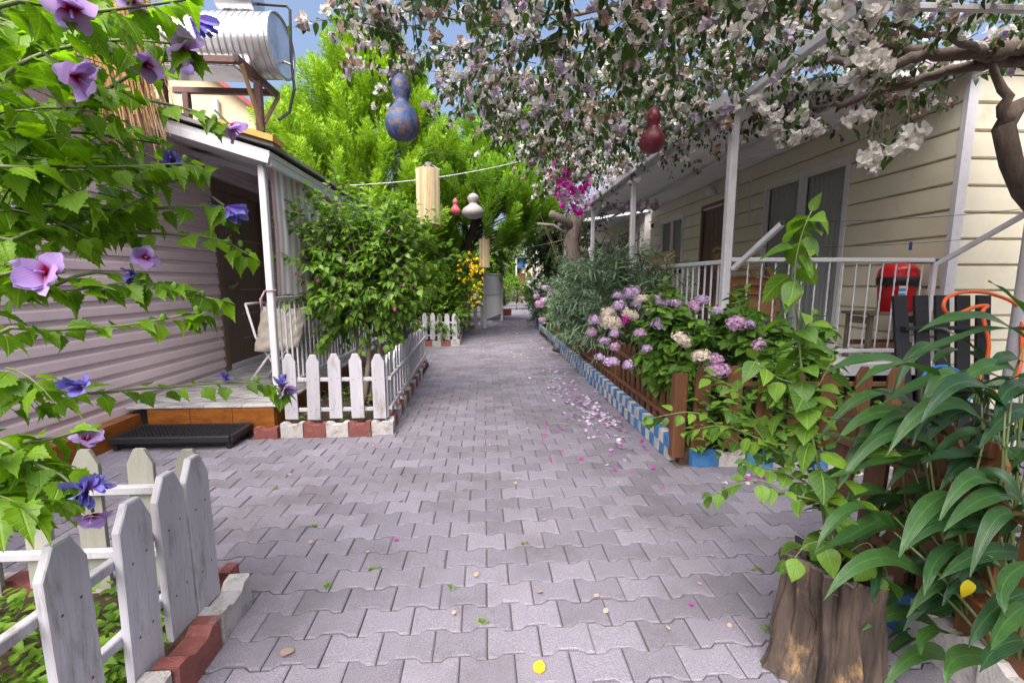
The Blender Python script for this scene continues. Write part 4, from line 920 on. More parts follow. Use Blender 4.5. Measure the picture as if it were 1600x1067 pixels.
def calyx():
    ps=[petal(.45,.16,.5,-.1,2*math.pi*k/5,3,.0,k) for k in range(5)]; return merge(ps)
FM=[arr_mesh('flower',hib_flower(k),P_hib) for k in (1,2,3)]; WM=[arr_mesh('flower',wilt(k),P_wilt) for k in (4,5)]; CM=arr_mesh('calyx',calyx(),G_hib)
HF=[(62,425,1.0,.062,(.1,-1,.1),0),(112,22,1.0,.055,(.3,-.3,-.8),0),(130,128,1.05,.06,(.8,.1,-.6),0),(232,104,1.2,.05,(.6,-.4,-.4),0),(292,88,1.2,.07,(.7,.2,-.6),0),(308,35,1.3,.045,(.7,.0,-.6),1),
 (368,204,1.42,.052,(.7,0,-.7),0),(300,272,1.38,.035,(.3,-.5,-.5),0),(262,262,1.38,.04,(.4,-.4,.2),1),(272,252,1.38,.03,(.5,-.4,.4),1),(360,328,1.4,.045,(.8,-.2,-.5),1),(335,330,1.4,.025,(.4,-.6,.1),1),
 (228,402,1.3,.045,(.6,-.7,.0),0),(206,428,1.3,.032,(.3,-.7,-.4),1),(124,603,1.15,.042,(.2,-.7,.3),1),(448,612,1.45,.045,(.6,-.3,-.6),0),(441,600,1.45,.032,(.2,-.3,.8),1),(352,592,1.42,.025,(.3,-.6,.5),1),
 (137,683,1.1,.042,(.5,-.4,.5),0),(133,768,1.0,.044,(.3,-.5,.3),1),(142,812,1.0,.042,(.3,-.6,-.4),0),(150,758,1.0,.03,(.9,-.2,.2),1),(205,5,1.1,.04,(.1,-.4,-.7),0)]
for i,(x,y,Y,sz,d,wl) in enumerate(HF):
    p=PY(x,y,Y); dv=Vector(d).normalized(); Q=dv.to_track_quat('Z','Y').to_matrix().to_4x4(); M=Matrix.Translation(p-dv*sz*.3)@Q@Matrix.Rotation(U(0,6),4,'Z')@Matrix.Scale(sz*.85,4)
    f_=inst('flower',(WM if wl else FM)[i%(2 if wl else 3)],M,t); 
    if wl: f_['label']='wilted blue violet flower'
    inst('calyx',CM,Matrix.Translation(p-dv*sz*.55)@Q@Matrix.Scale(sz*1.1,4),f_)
    st_=MB().tube([p-dv*sz*.5,p-dv*sz*1.2+Vector((-.01,0,.01))],.0035,5)
    st_.build('flower_stalk',M_stem,t)
for i in range(22):
    p,d=poly_at(R.choice(FULL),U(.75,1)); bd=MB(); bd.lathe([(0,0),(.006,.002),(.0085,.009),(.006,.017),(0,.021)],8,p+rv()*.01); bd.build('bud',G_vine,t,True)

# ------------------------------------------------------------ ground cover in the beds
def cover(name,label,x0,x1,y0,y1,z,n,size,m,hh=.12):
    L=Leaves()
    for i in range(n):
        p=Vector((U(x0,x1),U(y0,y1),z+U(0,hh)**1.0)); a=rv(); L.put(p,(a.x,a.y,U(-.1,.6)),(U(-.5,.5),U(-.5,.5),1),size*U(.6,1.3))
    t=thing(name,label,'plants',(x0,y0,z)); t['kind']='stuff'; scatter(T_sm+T_ov,L.Ms(),m,t,0,rest='leaves'); return t
cover('ground_cover','low green weeds covering the soil inside the near white picket fence',-2.2,-1.17,.9,1.78,.05,1500,.045,G_bright,.12)
cover('ground_cover','sparse green weeds on the soil under the leafy bush by the left porch',-1.75,-.98,4.12,7.2,.07,700,.05,G_shrub,.12)
cover('ground_cover','dark leafy undergrowth behind the brown corner picket fence',1.56,3.0,3.3,4.0,.09,1000,.08,G_hyd,.32)
cover('ground_cover','leafy stems trailing out between the front brown pickets',1.55,2.9,2.98,3.3,.12,420,.085,G_hyd,.5)
cover('ground_cover','low dark weeds at the foot of the ginger plants',1.7,3.0,1.0,1.85,.06,700,.08,G_lily,.16)

# ------------------------------------------------------------ leafy bush with tall shoots by the left porch
t=thing('flowering_shrub','leafy green shrub with upright shoots inside the middle white picket fence','shrub',(-1.3,5.0,.07))
b=MB(); L=Leaves(); base=Vector((-1.28,4.75,.07))
for k in range(3): b.tube(curve(base+Vector((U(-.05,.05),U(-.05,.05),0)),Vector((-1.3+.12*(k-1),5.0+.1*k,.95)),rv()*.05,4),[.035,.03,.026,.022,.018],7)
for i in range(300):
    a=U(0,2*math.pi); e=U(-1.0,1.0); rx=1.0 if math.cos(a)<0 else .95; q=Vector((-1.34,5.1,1.5))+Vector((rx*math.cos(a)*math.cos(e)*U(.5,1),min(.65,1)*math.sin(a)*math.cos(e)*U(.5,1),1.12*math.sin(e)*U(.6,1)))
    s_=Vector((-1.3+U(-.12,.12),5.0+U(-.1,.1),.95)); pts=curve(s_,q,(0,0,U(.05,.25)),6); b.tube(pts,[.012,.01,.008,.006,.005,.004,.002],5); L.along(pts,.4,1,12,.1,.6,jit=.45,petiole=.02)
for x,y,Y in ((520,262,4.9),(512,285,4.7),(545,300,4.8),(575,305,5.0),(600,300,5.1),(585,330,4.8),(640,322,5.2),(655,320,5.3),(640,350,5.0),(692,330,5.4),(680,372,5.4),(725,395,5.6),(435,300,4.6),(440,330,4.6),(432,345,4.6),(438,395,4.5),(470,310,4.7),(495,300,4.7),(478,480,4.4),(487,470,4.4),(620,330,5),(560,285,5),(665,345,5.3),(705,375,5.5),(535,275,5.1),(555,320,4.7),(612,300,5.2),(630,305,5.0),(675,325,5.5),(600,345,4.7),(450,315,4.8),(480,290,4.9)):
    q=PY(x,y,Y); s_=Vector((-1.3,5,1.5))+(q-Vector((-1.3,5,1.5)))*.25+Vector((0,0,-.1)); pts=curve(s_,q,(U(-.04,.04),0,U(-.05,.05)),8); b.tube(pts,[.009*(1-k/10) for k in range(9)],5); L.along(pts,.1,1,32,.092,.2,jit=.4,petiole=.012)
b.build('branches',M_bark,t,'all'); scatter(T_ov+T_hib[:2],L.Ms(),G_shrub,t,300,'leaf','leaves')
L=Leaves()
for i in range(12):
    p=Vector((-1.32,4.8,1.5))+Vector((U(-.75,.7),U(-.5,.2),U(-.5,.6))); L.put(p,rv(),rv(),.017)
scatter([merge([petal(1,.45,.5,.2,2*math.pi*k/4,3,.1,k) for k in range(4)])],L.Ms(),P_mag,t,14,'flower','flowers',minpx=2)

# ------------------------------------------------------------ stump planter with its climbing plant
t=thing('stump_planter','hollowed weathered tree stump used as a planter at the near right','planter',(1.22,1.4,0))
s_=MB(); n=190; rows=48; c=Vector((1.22,1.4,0))
RR=random.Random(5); ph=[RR.uniform(0,6.28) for _ in range(9)]
for k in range(rows+1):
    z=.405*k/rows
    for i in range(n):
        a=2*math.pi*i/n; fl=.028*max(0,1-z/.12)**2*(1+.8*math.sin(3*a+ph[0]))
        r_=.147+.014*math.sin(3*a+ph[1])+.012*math.sin(5*a+ph[2]+z*3)+.007*math.sin(11*a+ph[3]+z*6)+.004*math.sin(19*a+ph[4]+z*9)+fl-.012*math.exp(-((z-.28)/.1)**2)
        # rot hollow facing the path
        da=math.atan2(math.sin(a-math.radians(208)),math.cos(a-math.radians(208))); r_-=.075*math.exp(-(da/.24)**2-((z-.17)/.085)**2); d2=math.atan2(math.sin(a-math.radians(238)),math.cos(a-math.radians(238))); r_-=.022*math.exp(-(d2/.12)**2); d3=math.atan2(math.sin(a-math.radians(268)),math.cos(a-math.radians(268))); r_-=.018*math.exp(-(d3/.08)**2)+.004*math.sin(31*a+z*11)+.003*math.sin(47*a-z*7)
        r_+=.02*math.exp(-((abs(da)-.42)/.13)**2-((z-.13)/.1)**2)
        q_=Vector((math.cos(a),math.sin(a),z)); r_+=.013*noise.fractal(Vector((q_.x*3.2,q_.y*3.2,z*5)),1,2,5)-.012*max(0,.22-abs(noise.noise(Vector((q_.x*5.5,q_.y*5.5,z*2.2+3)))))/.22
        s_.v.append((c.x+r_*math.cos(a),c.y+r_*math.sin(a),z+(.02*math.sin(a*2+1) if k==rows else 0)))
for k in range(rows):
    for i in range(n): s_.f.append((k*n+i,k*n+(i+1)%n,(k+1)*n+(i+1)%n,(k+1)*n+i)); s_.m.append(0)
s_.build('bark',M_stump,t,'all')
rim=MB()
for kk,(f_,dz) in enumerate(((1,0),(.97,.006),(.8,.0),(.76,-.03),(.72,-.06))):
    for i in range(n):
        v=Vector(s_.v[rows*n+i]); rim.v.append((c.x+(v.x-c.x)*f_,c.y+(v.y-c.y)*f_,v.z+dz+(U(-.004,.004) if kk in (1,2) else 0)))
for k in range(4):
    for i in range(n): rim.f.append((k*n+i,k*n+(i+1)%n,(k+1)*n+(i+1)%n,(k+1)*n+i)); rim.m.append(0)
rim.build('rim',M_endgrain,t,'all')
MB().lathe([(0,.35),(.07,.352),(.118,.345)],24,c,caps=False).build('potting_soil',M_soil,t)
t=thing('potted_vine','tall leafy vine growing out of the tree stump planter up past the porch railing','vine',(1.22,1.4,.36))
b=MB(); L=Leaves(); V0=c+Vector((.0,0,.35))
def vine(pts,r_,n,size,down=.4,side=1.,t0=.05,jit=.35):
    P=[PY(*q) if len(q)==3 and not isinstance(q,Vector) else q for q in pts]; F=[]
    for i in range(len(P)-1):
        a_,b_,c_,d_=P[max(0,i-1)],P[i],P[i+1],P[min(len(P)-1,i+2)]
        for j in range(5): u_=j/5; F.append(.5*((2*b_)+(c_-a_)*u_+(2*a_-5*b_+4*c_-d_)*u_*u_+(3*b_-a_-3*c_+d_)*u_**3))
    F.append(P[-1]); k=len(F); b.tube(F,[r_*(1-.75*i/k) for i in range(k)],6); L.along(F,t0,1,n,size,down,side=side,petiole=.015,jit=jit)
vine([V0,(1290,780,1.36),(1270,690,1.36),(1255,600,1.38),(1248,520,1.38),(1242,430,1.38),(1252,370,1.38),(1268,330,1.38)],.006,44,.1,.9,t0=.2)
vine([V0,(1285,800,1.42),(1262,700,1.44),(1225,640,1.46),(1235,560,1.46),(1262,500,1.46)],.004,26,.09,.5,t0=.15)
vine([V0,(1300,800,1.34),(1230,770,1.34),(1180,750,1.34),(1110,772,1.34)],.004,17,.06,.4,t0=.15)
vine([V0,(1290,790,1.5),(1225,730,1.55),(1150,690,1.6),(1090,645,1.65),(1010,655,1.7)],.0045,38,.058,.3,t0=.15)
vine([(1225,730,1.55),(1190,665,1.58),(1150,610,1.62),(1112,590,1.65)],.003,24,.055,.2)
vine([(1265,700,1.4),(1200,690,1.45),(1130,665,1.5),(1075,675,1.55)],.003,26,.052,.3)
vine([V0,(1310,820,1.38),(1330,760,1.38),(1350,700,1.4)],.004,12,.1,.5)
vine([V0,(1300,850,1.33),(1262,850,1.3),(1236,880,1.28)],.003,7,.09,.6)
vine([V0,(1330,860,1.33),(1360,850,1.3),(1372,900,1.27)],.003,8,.1,.6)
vine([(1255,600,1.38),(1215,590,1.4),(1180,560,1.42)],.003,8,.09,.4)
vine([(1250,720,1.42),(1205,700,1.45),(1170,655,1.5),(1140,640,1.52)],.0025,20,.05,.3)
vine([(1270,760,1.38),(1215,735,1.4),(1160,720,1.42)],.0025,16,.05,.4)
vine([(1245,640,1.42),(1280,600,1.45),(1300,560,1.48)],.003,10,.075,.5)
b.build('stems',M_stem,t,'all'); scatter(T_round+T_ov[1:2],L.Ms(),G_vine,t,300,'leaf','leaves')

# ------------------------------------------------------------ ginger plants at the near right
t=thing('ginger_plant','broad clump of long glossy ginger leaves filling the near right corner','ginger plant',(1.9,1.3,.07))
LL=[((1610,536),(1527,495),(1434,519),1.45),((1610,520),(1527,520),(1400,572),1.4),((1540,566),(1493,548),(1457,570),1.5),((1612,505),(1582,468),(1544,439),1.35),((1535,557),(1498,528),(1460,512),1.5),((1605,570),(1573,558),(1545,575),1.4),
 ((1540,608),(1476,588),(1372,636),1.4),((1548,616),(1476,626),(1426,696),1.35),((1476,671),(1422,633),(1360,608),1.5),((1443,696),(1396,667),(1348,644),1.45),((1443,705),(1380,697),(1285,676),1.35),((1590,674),(1540,660),(1500,680),1.5),
 ((1605,678),(1540,690),(1480,735),1.45),((1605,722),(1506,711),(1440,724),1.3),((1451,705),(1380,722),(1287,749),1.3),((1606,735),(1513,708),(1438,719),1.4),((1426,731),(1351,724),(1279,751),1.4),((1483,771),(1440,802),(1405,870),1.2),
 ((1606,779),(1540,777),(1474,830),1.2),((1606,830),(1531,820),(1474,842),1.25),((1606,868),(1535,864),(1466,905),1.2),((1496,849),(1462,878),(1445,930),1.2),((1452,832),(1430,850),(1404,863),1.3),((1606,925),(1553,952),(1511,1013),1.05),
 ((1606,945),(1572,970),(1546,1018),1.0),((1606,880),(1568,912),(1571,966),1.05),((1540,922),(1509,913),(1478,930),1.2),((1553,1029),(1496,1026),(1478,1067),1.05),((1487,989),(1450,990),(1438,1022),1.2),((1391,801),(1347,826),(1275,865),1.3),
 ((1360,806),(1325,784),(1288,779),1.4),((1373,871),(1369,906),(1364,943),1.25),((1408,701),(1373,670),(1303,655),1.45),((1610,640),(1570,650),(1530,700),1.3),((1610,800),(1560,810),(1500,815),1.35),((1600,1000),(1560,1010),(1530,1050),1.0),((1610,600),(1575,610),(1555,650),1.25),
 ((1500,640),(1540,600),(1600,590),1.5),((1480,740),(1440,760),(1400,770),1.45),((1560,880),(1520,890),(1480,880),1.35),((1500,900),(1470,950),(1420,945),1.3),((1600,700),(1560,740),(1530,790),1.3),((1470,820),(1500,860),(1560,850),1.4),((1420,780),(1450,800),(1500,790),1.4)]
for i in range(95):
    x,y=U(1330,1620),U(580,1060)
    if x<1330+(y-580)*.25: x+=90
    if x<1440 and y<760: x+=150
    sx=-1 if R.random()<.75 else 1; l_=U(90,170); LL.append(((x,y),(x+sx*l_*.5,y-U(10,45)),(x+sx*l_,y+U(0,60)),U(1.15,1.75)))
G0=Vector((1.9,1.3,.07)); sb=MB(); bases=[]
for (a,m_,z_,Y) in LL:
    A,B,C=PY(a[0],a[1],Y+.06),PY(m_[0],m_[1],Y),PY(z_[0],z_[1],Y-.06); ln=(B-A).length+(C-B).length; wd=max(.013,min(.027,ln*.078)); n=12; v=[];uv=[];f=[]
    B2=2*B-(A+C)/2; tw=U(-.5,.5)
    for i in range(n+1):
        u_=i/n; p=A*(1-u_)**2+B2*2*u_*(1-u_)+C*u_*u_; d=((B2-A)*(1-u_)+(C-B2)*u_).normalized(); x=d.cross(Vector((0,-.35,1))); x=x.normalized() if x.length>.1 else Vector((1,0,0)); nn=x.cross(d)
        x2=x*math.cos(tw)+nn*math.sin(tw); nn=x2.cross(d); h=wd*(math.sin(math.pi*min(1,.04+.96*u_)**.75))**.8 if u_<1 else 0; h=max(h,.0015)
        wv=.0035*math.sin(u_*17+a[0])
        for s_ in (-1,-.5,0,.5,1): q=p+x2*h*s_+nn*(-.0+abs(s_)*h*.32+(wv*s_*abs(s_)))-A; v.append(tuple(q)); uv.append((s_*.3,u_))
    for i in range(n):
        for k in range(4): f.append((i*5+k,i*5+k+1,i*5+6+k,i*5+5+k))
    inst('leaf',arr_mesh('leaf',(np.array(v),f,np.array(uv)),G_lily),Matrix.Translation(A),t); bases.append(A)
for A in bases:
    if R.random()<.75:
        foot=Vector((max(1.75,A.x+U(-.12,.12)),max(1.0,A.y+U(-.1,.15)),.06)); sb.tube(curve(foot,A,Vector((U(-.03,.03),0,.03)),5),[.0065,.006,.0055,.005,.004,.0025],6)
sb.build('stems',M_stem,t,'all')
yl=inst('leaf',arr_mesh('leaf',T_round[0],petalmat('yellowed_leaf',(.62,.5,.02),(.5,.42,.03))),Matrix(frames([PY(1512,905,1.15)],[(-.15,-.3,-1)],[(0,-1,.3)],[.06])[0].tolist()),t); yl['label']='yellowed leaf hanging low'

# ------------------------------------------------------------ hydrangeas over the brown fence
def floret_head(seed,n=75):
    rr=random.Random(seed); ps=[]
    q4=merge([xf((np.array([(0,0,0),(-.5,.55,.05),(0,1,0),(.5,.55,.05)],float),[(0,1,2,3)],np.array([(0,.0),(0,.6),(0,1.),(0,.6)])),Matrix.Rotation(k*math.pi/2,4,'Z')) for k in range(4)])
    for i in range(n):
        z=1-2*(i+.5)/n; 
        if z<-.75: continue
        ph_=i*2.39996; r_=math.sqrt(1-z*z); d=Vector((r_*math.cos(ph_),r_*math.sin(ph_),z*.85)); rad=rr.uniform(.7,1.12)
        M=Matrix.Translation(d*rad)@(d+Vector((rr.uniform(-.4,.4),rr.uniform(-.4,.4),rr.uniform(-.4,.4)))).to_track_quat('Z','Y').to_matrix().to_4x4()@Matrix.Rotation(rr.uniform(0,6),4,'Z')@Matrix.Scale(rr.uniform(.2,.29),4); ps.append(xf(q4,M))
    return merge(ps)
HM={'l':arr_mesh('flower_head',floret_head(1),P_lav,False),'p':arr_mesh('flower_head',floret_head(2),P_pink,False),'c':arr_mesh('flower_head',floret_head(3),P_creamfl,False),'m':arr_mesh('flower_head',floret_head(4,40),P_mag,False)}
def hydrangea(label,base,c,rad,heads,nleaf,parts,lsize=.12,seed=3,group='hydrangeas over the right-hand kerb'):
    t=bush('hydrangea',label,'hydrangea',base,c,rad,16,nleaf//9,.22,9,lsize,T_round,G_hyd,parts,group,.3,.45,.02,M_stem,seed=seed,hollow=.45,petiole=.02)
    for x,y,r_,k,Y in heads:
        Y=(Y*.94 if x<1000 else min(Y*.9,3.5) if x<1110 else min(Y,3.12)) if Y<6 else Y; p=PY(x,y,Y); sc=r_/CAM_F*Y*1.05; inst('flower_head',HM[k],Matrix.Translation(p)@Matrix.Rotation(U(0,6),4,'Z')@Matrix.Rotation(U(-.5,.5),4,'X')@Matrix.Diagonal((sc*U(.85,1.2),sc*U(.85,1.2),sc*U(.7,1),1)),t)
        MB().tube([p-Vector((0,0,sc*.6)),p+Vector((.04,.12,-.16))],.005,5).build('flower_stalk',M_stem,t)
    return t
hydrangea('hydrangea with lavender and cream heads at the corner of the brown fence',(1.8,3.9,.09),(1.76,3.8,.86),(.5,.75,.5),
 [(987,457,13,'l',4.6),(1003,467,10,'c',4.6),(950,490,13,'c',4.5),(955,505,16,'c',4.4),(985,492,13,'c',4.4),(968,478,11,'l',4.5),(976,500,8,'m',4.25),(960,521,9,'l',4.2),(945,532,8,'l',4.2),(961,542,9,'p',4.15),(938,558,8,'l',4.1),(955,565,11,'l',4.0),(983,570,10,'l',3.9),(1030,505,13,'l',4.0),(1033,470,13,'l',4.3),(1055,474,10,'l',4.2),(1016,487,8,'c',4.1),(1085,479,12,'p',4.0),(1098,468,10,'l',4.05),(930,500,9,'l',4.6),(1000,520,9,'p',4.1),(1010,545,8,'l',4.0),(1045,495,9,'l',4.1),(995,475,9,'l',4.6),(1120,485,9,'l',4.0),(925,520,8,'p',4.6),(1075,500,8,'c',3.9),(965,462,9,'l',4.9)],1300,170,.105,3)
hydrangea('hydrangea with two round pink heads hanging over the front pickets',(2.2,3.45,.09),(2.15,3.36,.66),(.74,.4,.5),
 [(1150,505,14,'p',3.7),(1186,540,13,'p',3.55),(1122,577,17,'p',3.25),(1118,560,11,'p',3.28),(1065,530,14,'c',3.6),(1095,556,14,'c',3.4),(1170,507,9,'l',3.75)],1000,150,.105,5)
hydrangea('distant hydrangea with small lavender heads beyond the oleander',(1.75,10.2,.09),(1.72,10.2,.75),(.4,.9,.5),
 [(844,475,9,'p',9.8),(850,470,7,'l',9.9),(838,463,5,'p',10.2),(852,450,6,'l',10.4),(862,456,6,'l',9.8),(848,500,6,'p',9.3),(815,466,5,'c',12)],500,0,.13,6)
for k,(y,seed,lb) in enumerate(((5.5,11,'grey green oleander with narrow leaves nearest the hydrangeas'),(6.7,12,'middle grey green oleander leaning over the blue kerb'),(7.9,13,'third grey green oleander below the pruned tree'),(8.9,14,'farthest grey green oleander before the small hydrangea'))):
    bush('oleander',lb,'oleander',(1.85,y,.09),(1.8,y,.95),(.55,.8,.72),30,230,.45,15,.17,T_ln,G_oleander,90 if k<2 else 0,'oleanders along the right-hand kerb',.15,.75,.02,M_stem,seed=seed,hollow=.35,minpx=9)
# ------------------------------------------------------------ bougainvillea roof
t=thing('bougainvillea','old white bougainvillea spreading overhead from a twisted trunk by the cream wall','bougainvillea',(4.85,3.55,0))
b=MB(); 
trk=[Vector((4.85,3.55,0)),Vector((4.84,3.5,1.0)),Vector((4.7,3.45,1.75)),PY(1600,300,3.5),PY(1580,255,3.5),PY(1568,200,3.5),PY(1585,170,3.5),PY(1604,160,3.55)]
b.tube(trk,[.1,.09,.085,.075,.07,.07,.065,.05],10)
limbs=[[PY(1690,110,3.5),PY(1600,72,3.45),PY(1540,85,3.4),PY(1450,85,3.4),PY(1370,105,3.5),PY(1290,95,3.7)],[PY(1690,90,3.5),PY(1570,95,3.5),PY(1480,110,3.5),PY(1400,135,3.6),PY(1320,165,3.8),PY(1250,165,4.2)],
 [PY(1540,85,3.4),PY(1480,60,3.2),PY(1400,40,3.0),PY(1300,10,2.9)],[PY(1450,85,3.4),PY(1350,60,3.6),PY(1200,30,3.9),PY(1050,50,4.4),PY(950,100,5.2)],[PY(1290,95,3.7),PY(1180,110,4.2),PY(1050,150,5),PY(960,220,6.5)],
 [PY(1200,30,3.9),PY(1080,10,3.7),PY(900,20,3.8),PY(760,40,4.0),PY(640,20,3.8)],[PY(1050,50,4.4),PY(900,70,4.6),PY(780,80,4.8),PY(680,70,4.6)],[trk[5],PY(1572,140,3.45),PY(1540,85,3.4)]]
for i,lm in enumerate(limbs):
    F=[]
    for k in range(len(lm)-1):
        for j in range(5): F.append(lm[k].lerp(lm[k+1],j/5)+rv()*.02)
    F.append(lm[-1]); n=len(F); r0=(.075,.05,.03,.045,.032,.024,.02,.05)[i]; b.tube(F,[r0*(1-.7*k/n) for k in range(n)],8); limbs[i]=F
poly=[(.6,-1.5),(-.6,1.8),(-1.05,2.6),(-.95,3.3),(-.35,4.7),(.75,6.3),(1.55,9.6),(2.5,9.9),(2.75,5.2),(4.7,3.9),(5.2,2.2),(5.2,-1.5)]  # near part out of view overhead, carried forward to shade the right side
L=Leaves(); FW_=Leaves(); FD=Leaves(); FP=Leaves()
def spray(p,d,l,nl,nf,drop=.25,pale=.2,dry=.2,ls=.058,fs=.036):
    pts=curve(p,p+d*l+Vector((0,0,-drop*l)),(0,0,.1*l),5); b.tube(pts,[.005,.0042,.0035,.0028,.002,.001],4,cap=False)
    L.along(pts,.05,1,nl,ls,1.0,jit=.6,petiole=.01)
    for i in range(nf):
        q,dd=poly_at(pts,U(.3,1)); q=q+rv()*.05; u_=R.random(); T=FD if u_<dry else FP if u_<dry+pale else FW_
        T.put(q,rv()+Vector((0,-.2,-.3)),rv(),fs*U(.8,1.25))
cnt=0
while cnt<1650:
    x,y=U(-1.2,5.2),U(-1.5,9.9)
    if not inpoly(x,y,poly): continue
    if x>2.9 and 2.4<y<3.9 and R.random()<.3: continue
    if y>6 and R.random()<.3: continue
    if y<1.5 and x<2.4 and R.random()<.6: continue
    if x<.0 and R.random()<.15: continue
    cnt+=1; z=(3.05 if .3<x<1.9 else 3.25)+.1*math.sin(x*2.1+y)+U(-.18,.42)+(.07*(y-5) if y>5 else 0); dr=U(.1,.7) if .2<x<1.7 else U(.0,.25)
    a=U(0,2*math.pi); d=Vector((math.cos(a),math.sin(a),U(-.25,.25))).normalized()
    spray(Vector((x,y,z)),d,U(.35,.8),int(U(13,20)),R.choice((2,3,4,5,6)),dr,.2,.28,.074,.037)
for k_ in range(300):  # sprays mostly above the frame, added to shade the end wall and ginger
    x,y=U(2.8,6.8),U(-2.0,2.6); z=U(3.25,3.75); a=U(0,2*math.pi); spray(Vector((x,y,z)),Vector((math.cos(a),math.sin(a),U(-.2,.2))).normalized(),U(.4,.8),int(U(13,20)),3,U(0,.25),.18,.34,.084,.036)
for (x,y,Y) in ((560,20,3.4),(600,60,3.9),(640,95,4.2),(580,10,3.5),(700,120,4.6),(740,130,4.8),(800,170,5.5),(860,210,6),(880,230,6.4),(930,150,4.4),(980,190,5),(1000,235,5.6),(1060,180,4.4),(1130,140,4.0),(900,250,7),(950,275,7.5),(1040,230,5.2),(840,150,5),(760,70,4),(1100,200,4.6)):
    for k in range(3): spray(PY(x+U(-25,25),y-30+U(-20,20),Y),Vector((U(-.8,.8),U(-.4,.4),-.5)).normalized(),U(.3,.5),12,6,.3,.2,.2)
# near hanging white clusters on the right
for (x,y,Y,nf) in ((1352,30,2.4,9),(1355,90,2.4,10),(1362,105,2.4,8),(1215,190,3.2,6),(1230,212,3.2,8),(1255,178,3.2,6),(1280,190,3.3,5),(1335,185,2.7,5),(1375,240,2.6,6),(1420,212,2.6,7),(1355,248,2.6,4),(1300,20,2.4,5),(1410,10,2.5,6),(1090,20,3.1,6),(1180,20,3.0,4),(1200,180,3.2,4)):
    q=PY(x,y,Y); p=q+Vector((U(.05,.3),U(.0,.2),.28)); spray(p,(q-p).normalized(),(q-p).length,8,0,0); 
    for k in range(nf): FW_.put(q+rv()*.05*Y/2.6,(U(-.4,.4),U(-.6,.1),-.8),(U(-.6,.2),-1,U(-.2,.6)),(.045 if Y<2.9 else .038)*U(.8,1.2))
    L.put(q+rv()*.06,(U(-1,1),U(-.5,.5),-.6),(0,-.4,1),.085); L.put(q+rv()*.06,(U(-1,1),U(-.5,.5),-.3),(0,-.4,1),.085)
b.build('branches',M_bark,t,'all')
scatter(T_ov,L.Ms(),G_boug,t,120,'leaf','leaves',minpx=12)
def bract(seed):
    rr=random.Random(seed); return merge([petal(1,.46,.75+rr.uniform(-.2,.2),.15,2*math.pi*k/3+rr.uniform(-.3,.3),4,.09,seed*5+k) for k in range(3)])
def bunch(seed,n):
    rr=random.Random(seed); return merge([xf(bract(seed*10+k),Matrix.Translation((rr.uniform(-.6,.6),rr.uniform(-.3,.9),rr.uniform(-.6,.6)))@Matrix.Rotation(rr.uniform(0,6),4,rv())@Matrix.Scale(rr.uniform(.75,1.1),4)) for k in range(n)])
BT=[bunch(1,3),bunch(2,4),bunch(3,2)]
scatter(BT,FW_.Ms(),P_boug,t,220,'flower','flowers',minpx=8); scatter(BT,FD.Ms(),P_bougdry,t,40,'dry_flower','dry_flowers',minpx=8); scatter(BT,FP.Ms(),P_boug_pale,t,40,'flower','pale_flowers',minpx=8)
# magenta and pale bougainvillea farther along the row
t=bush('bougainvillea','distant bougainvillea with magenta blossoms above the pruned tree','bougainvillea',(2.05,10.9,.09),(2.0,10.4,3.0),(1.0,1.3,.55),14,130,.4,9,.06,T_ov,G_boug,0,None,.4,.2,.03,M_twig,seed=21)
A,B_=Leaves(),Leaves()
for i in range(120):
    a=U(0,6.3); q_=math.sqrt(R.random()); p=PY(893+q_*34*math.cos(a)+q_*12*math.sin(a),290+q_*44*math.sin(a),U(7.0,7.8)); (A if R.random()<.6 else B_).put(p,rv(),rv(),.05)
for i in range(420): p=PY(U(900,1030),U(255,330),U(9.3,10.6)); B_.put(p,rv(),rv(),.045)
scatter(BT,A.Ms(),P_mag,t,40,'flower','magenta_flowers',minpx=2); scatter(BT,B_.Ms(),P_boug_pale,t,60,'pale_flower','pale_flowers',minpx=2)
# ------------------------------------------------------------ golden cypresses
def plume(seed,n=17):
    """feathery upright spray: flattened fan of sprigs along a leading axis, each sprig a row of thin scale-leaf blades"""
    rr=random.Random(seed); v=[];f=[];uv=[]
    def tt(c_): return .15+.45*c_.y+1.6*math.hypot(c_.x,c_.z)  # UV ramp of the painted shade: dark inside a plume, full colour outward
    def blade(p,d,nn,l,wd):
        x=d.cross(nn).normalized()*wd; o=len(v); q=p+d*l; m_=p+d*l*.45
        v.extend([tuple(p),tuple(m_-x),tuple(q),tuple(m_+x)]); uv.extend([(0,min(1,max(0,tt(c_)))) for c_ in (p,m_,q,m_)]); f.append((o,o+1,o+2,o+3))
    N=Vector((0,0,1))
    n=44
    for i in range(n):
        t=(i+.5)/n; p=Vector((.03*math.sin(t*4+seed),t*.95,.04*math.sin(t*3+seed*2))); ro=i*2.39996+rr.uniform(-.3,.3)
        out=Vector((math.cos(ro),0,math.sin(ro))); l=(.1+.3*(1-t)**.8)*(.5+.5*min(1,t*4))*rr.uniform(.75,1.2); a=math.radians(rr.uniform(30,50))
        d=(Vector((0,1,0))*math.cos(a)+out*math.sin(a)).normalized(); nn=out.cross(Vector((0,1,0))).cross(d); k=max(2,int(l/.05)); nn=(nn+rv()*.5).normalized()
        for j in range(k):
            u_=j/k; q=p+d*l*u_+Vector((0,1,0))*l*.3*u_*u_
            for s2 in (-1,1):
                b_=math.radians(rr.uniform(20,34)); x=d.cross(nn).normalized(); d2=(d*math.cos(b_)+x*s2*math.sin(b_)+nn*rr.uniform(-.2,.2)).normalized(); blade(q,d2,nn,.125*(1-.5*u_)*rr.uniform(.8,1.2),.0125)
        blade(p+d*l*.8+Vector((0,1,0))*l*.12,(d+Vector((0,.3,0))).normalized(),nn,l*.45,.011)
    blade(Vector((0,.9,.08)),Vector((0,1,.1)).normalized(),N,.22,.014)
    return np.array(v),f,np.array(uv)
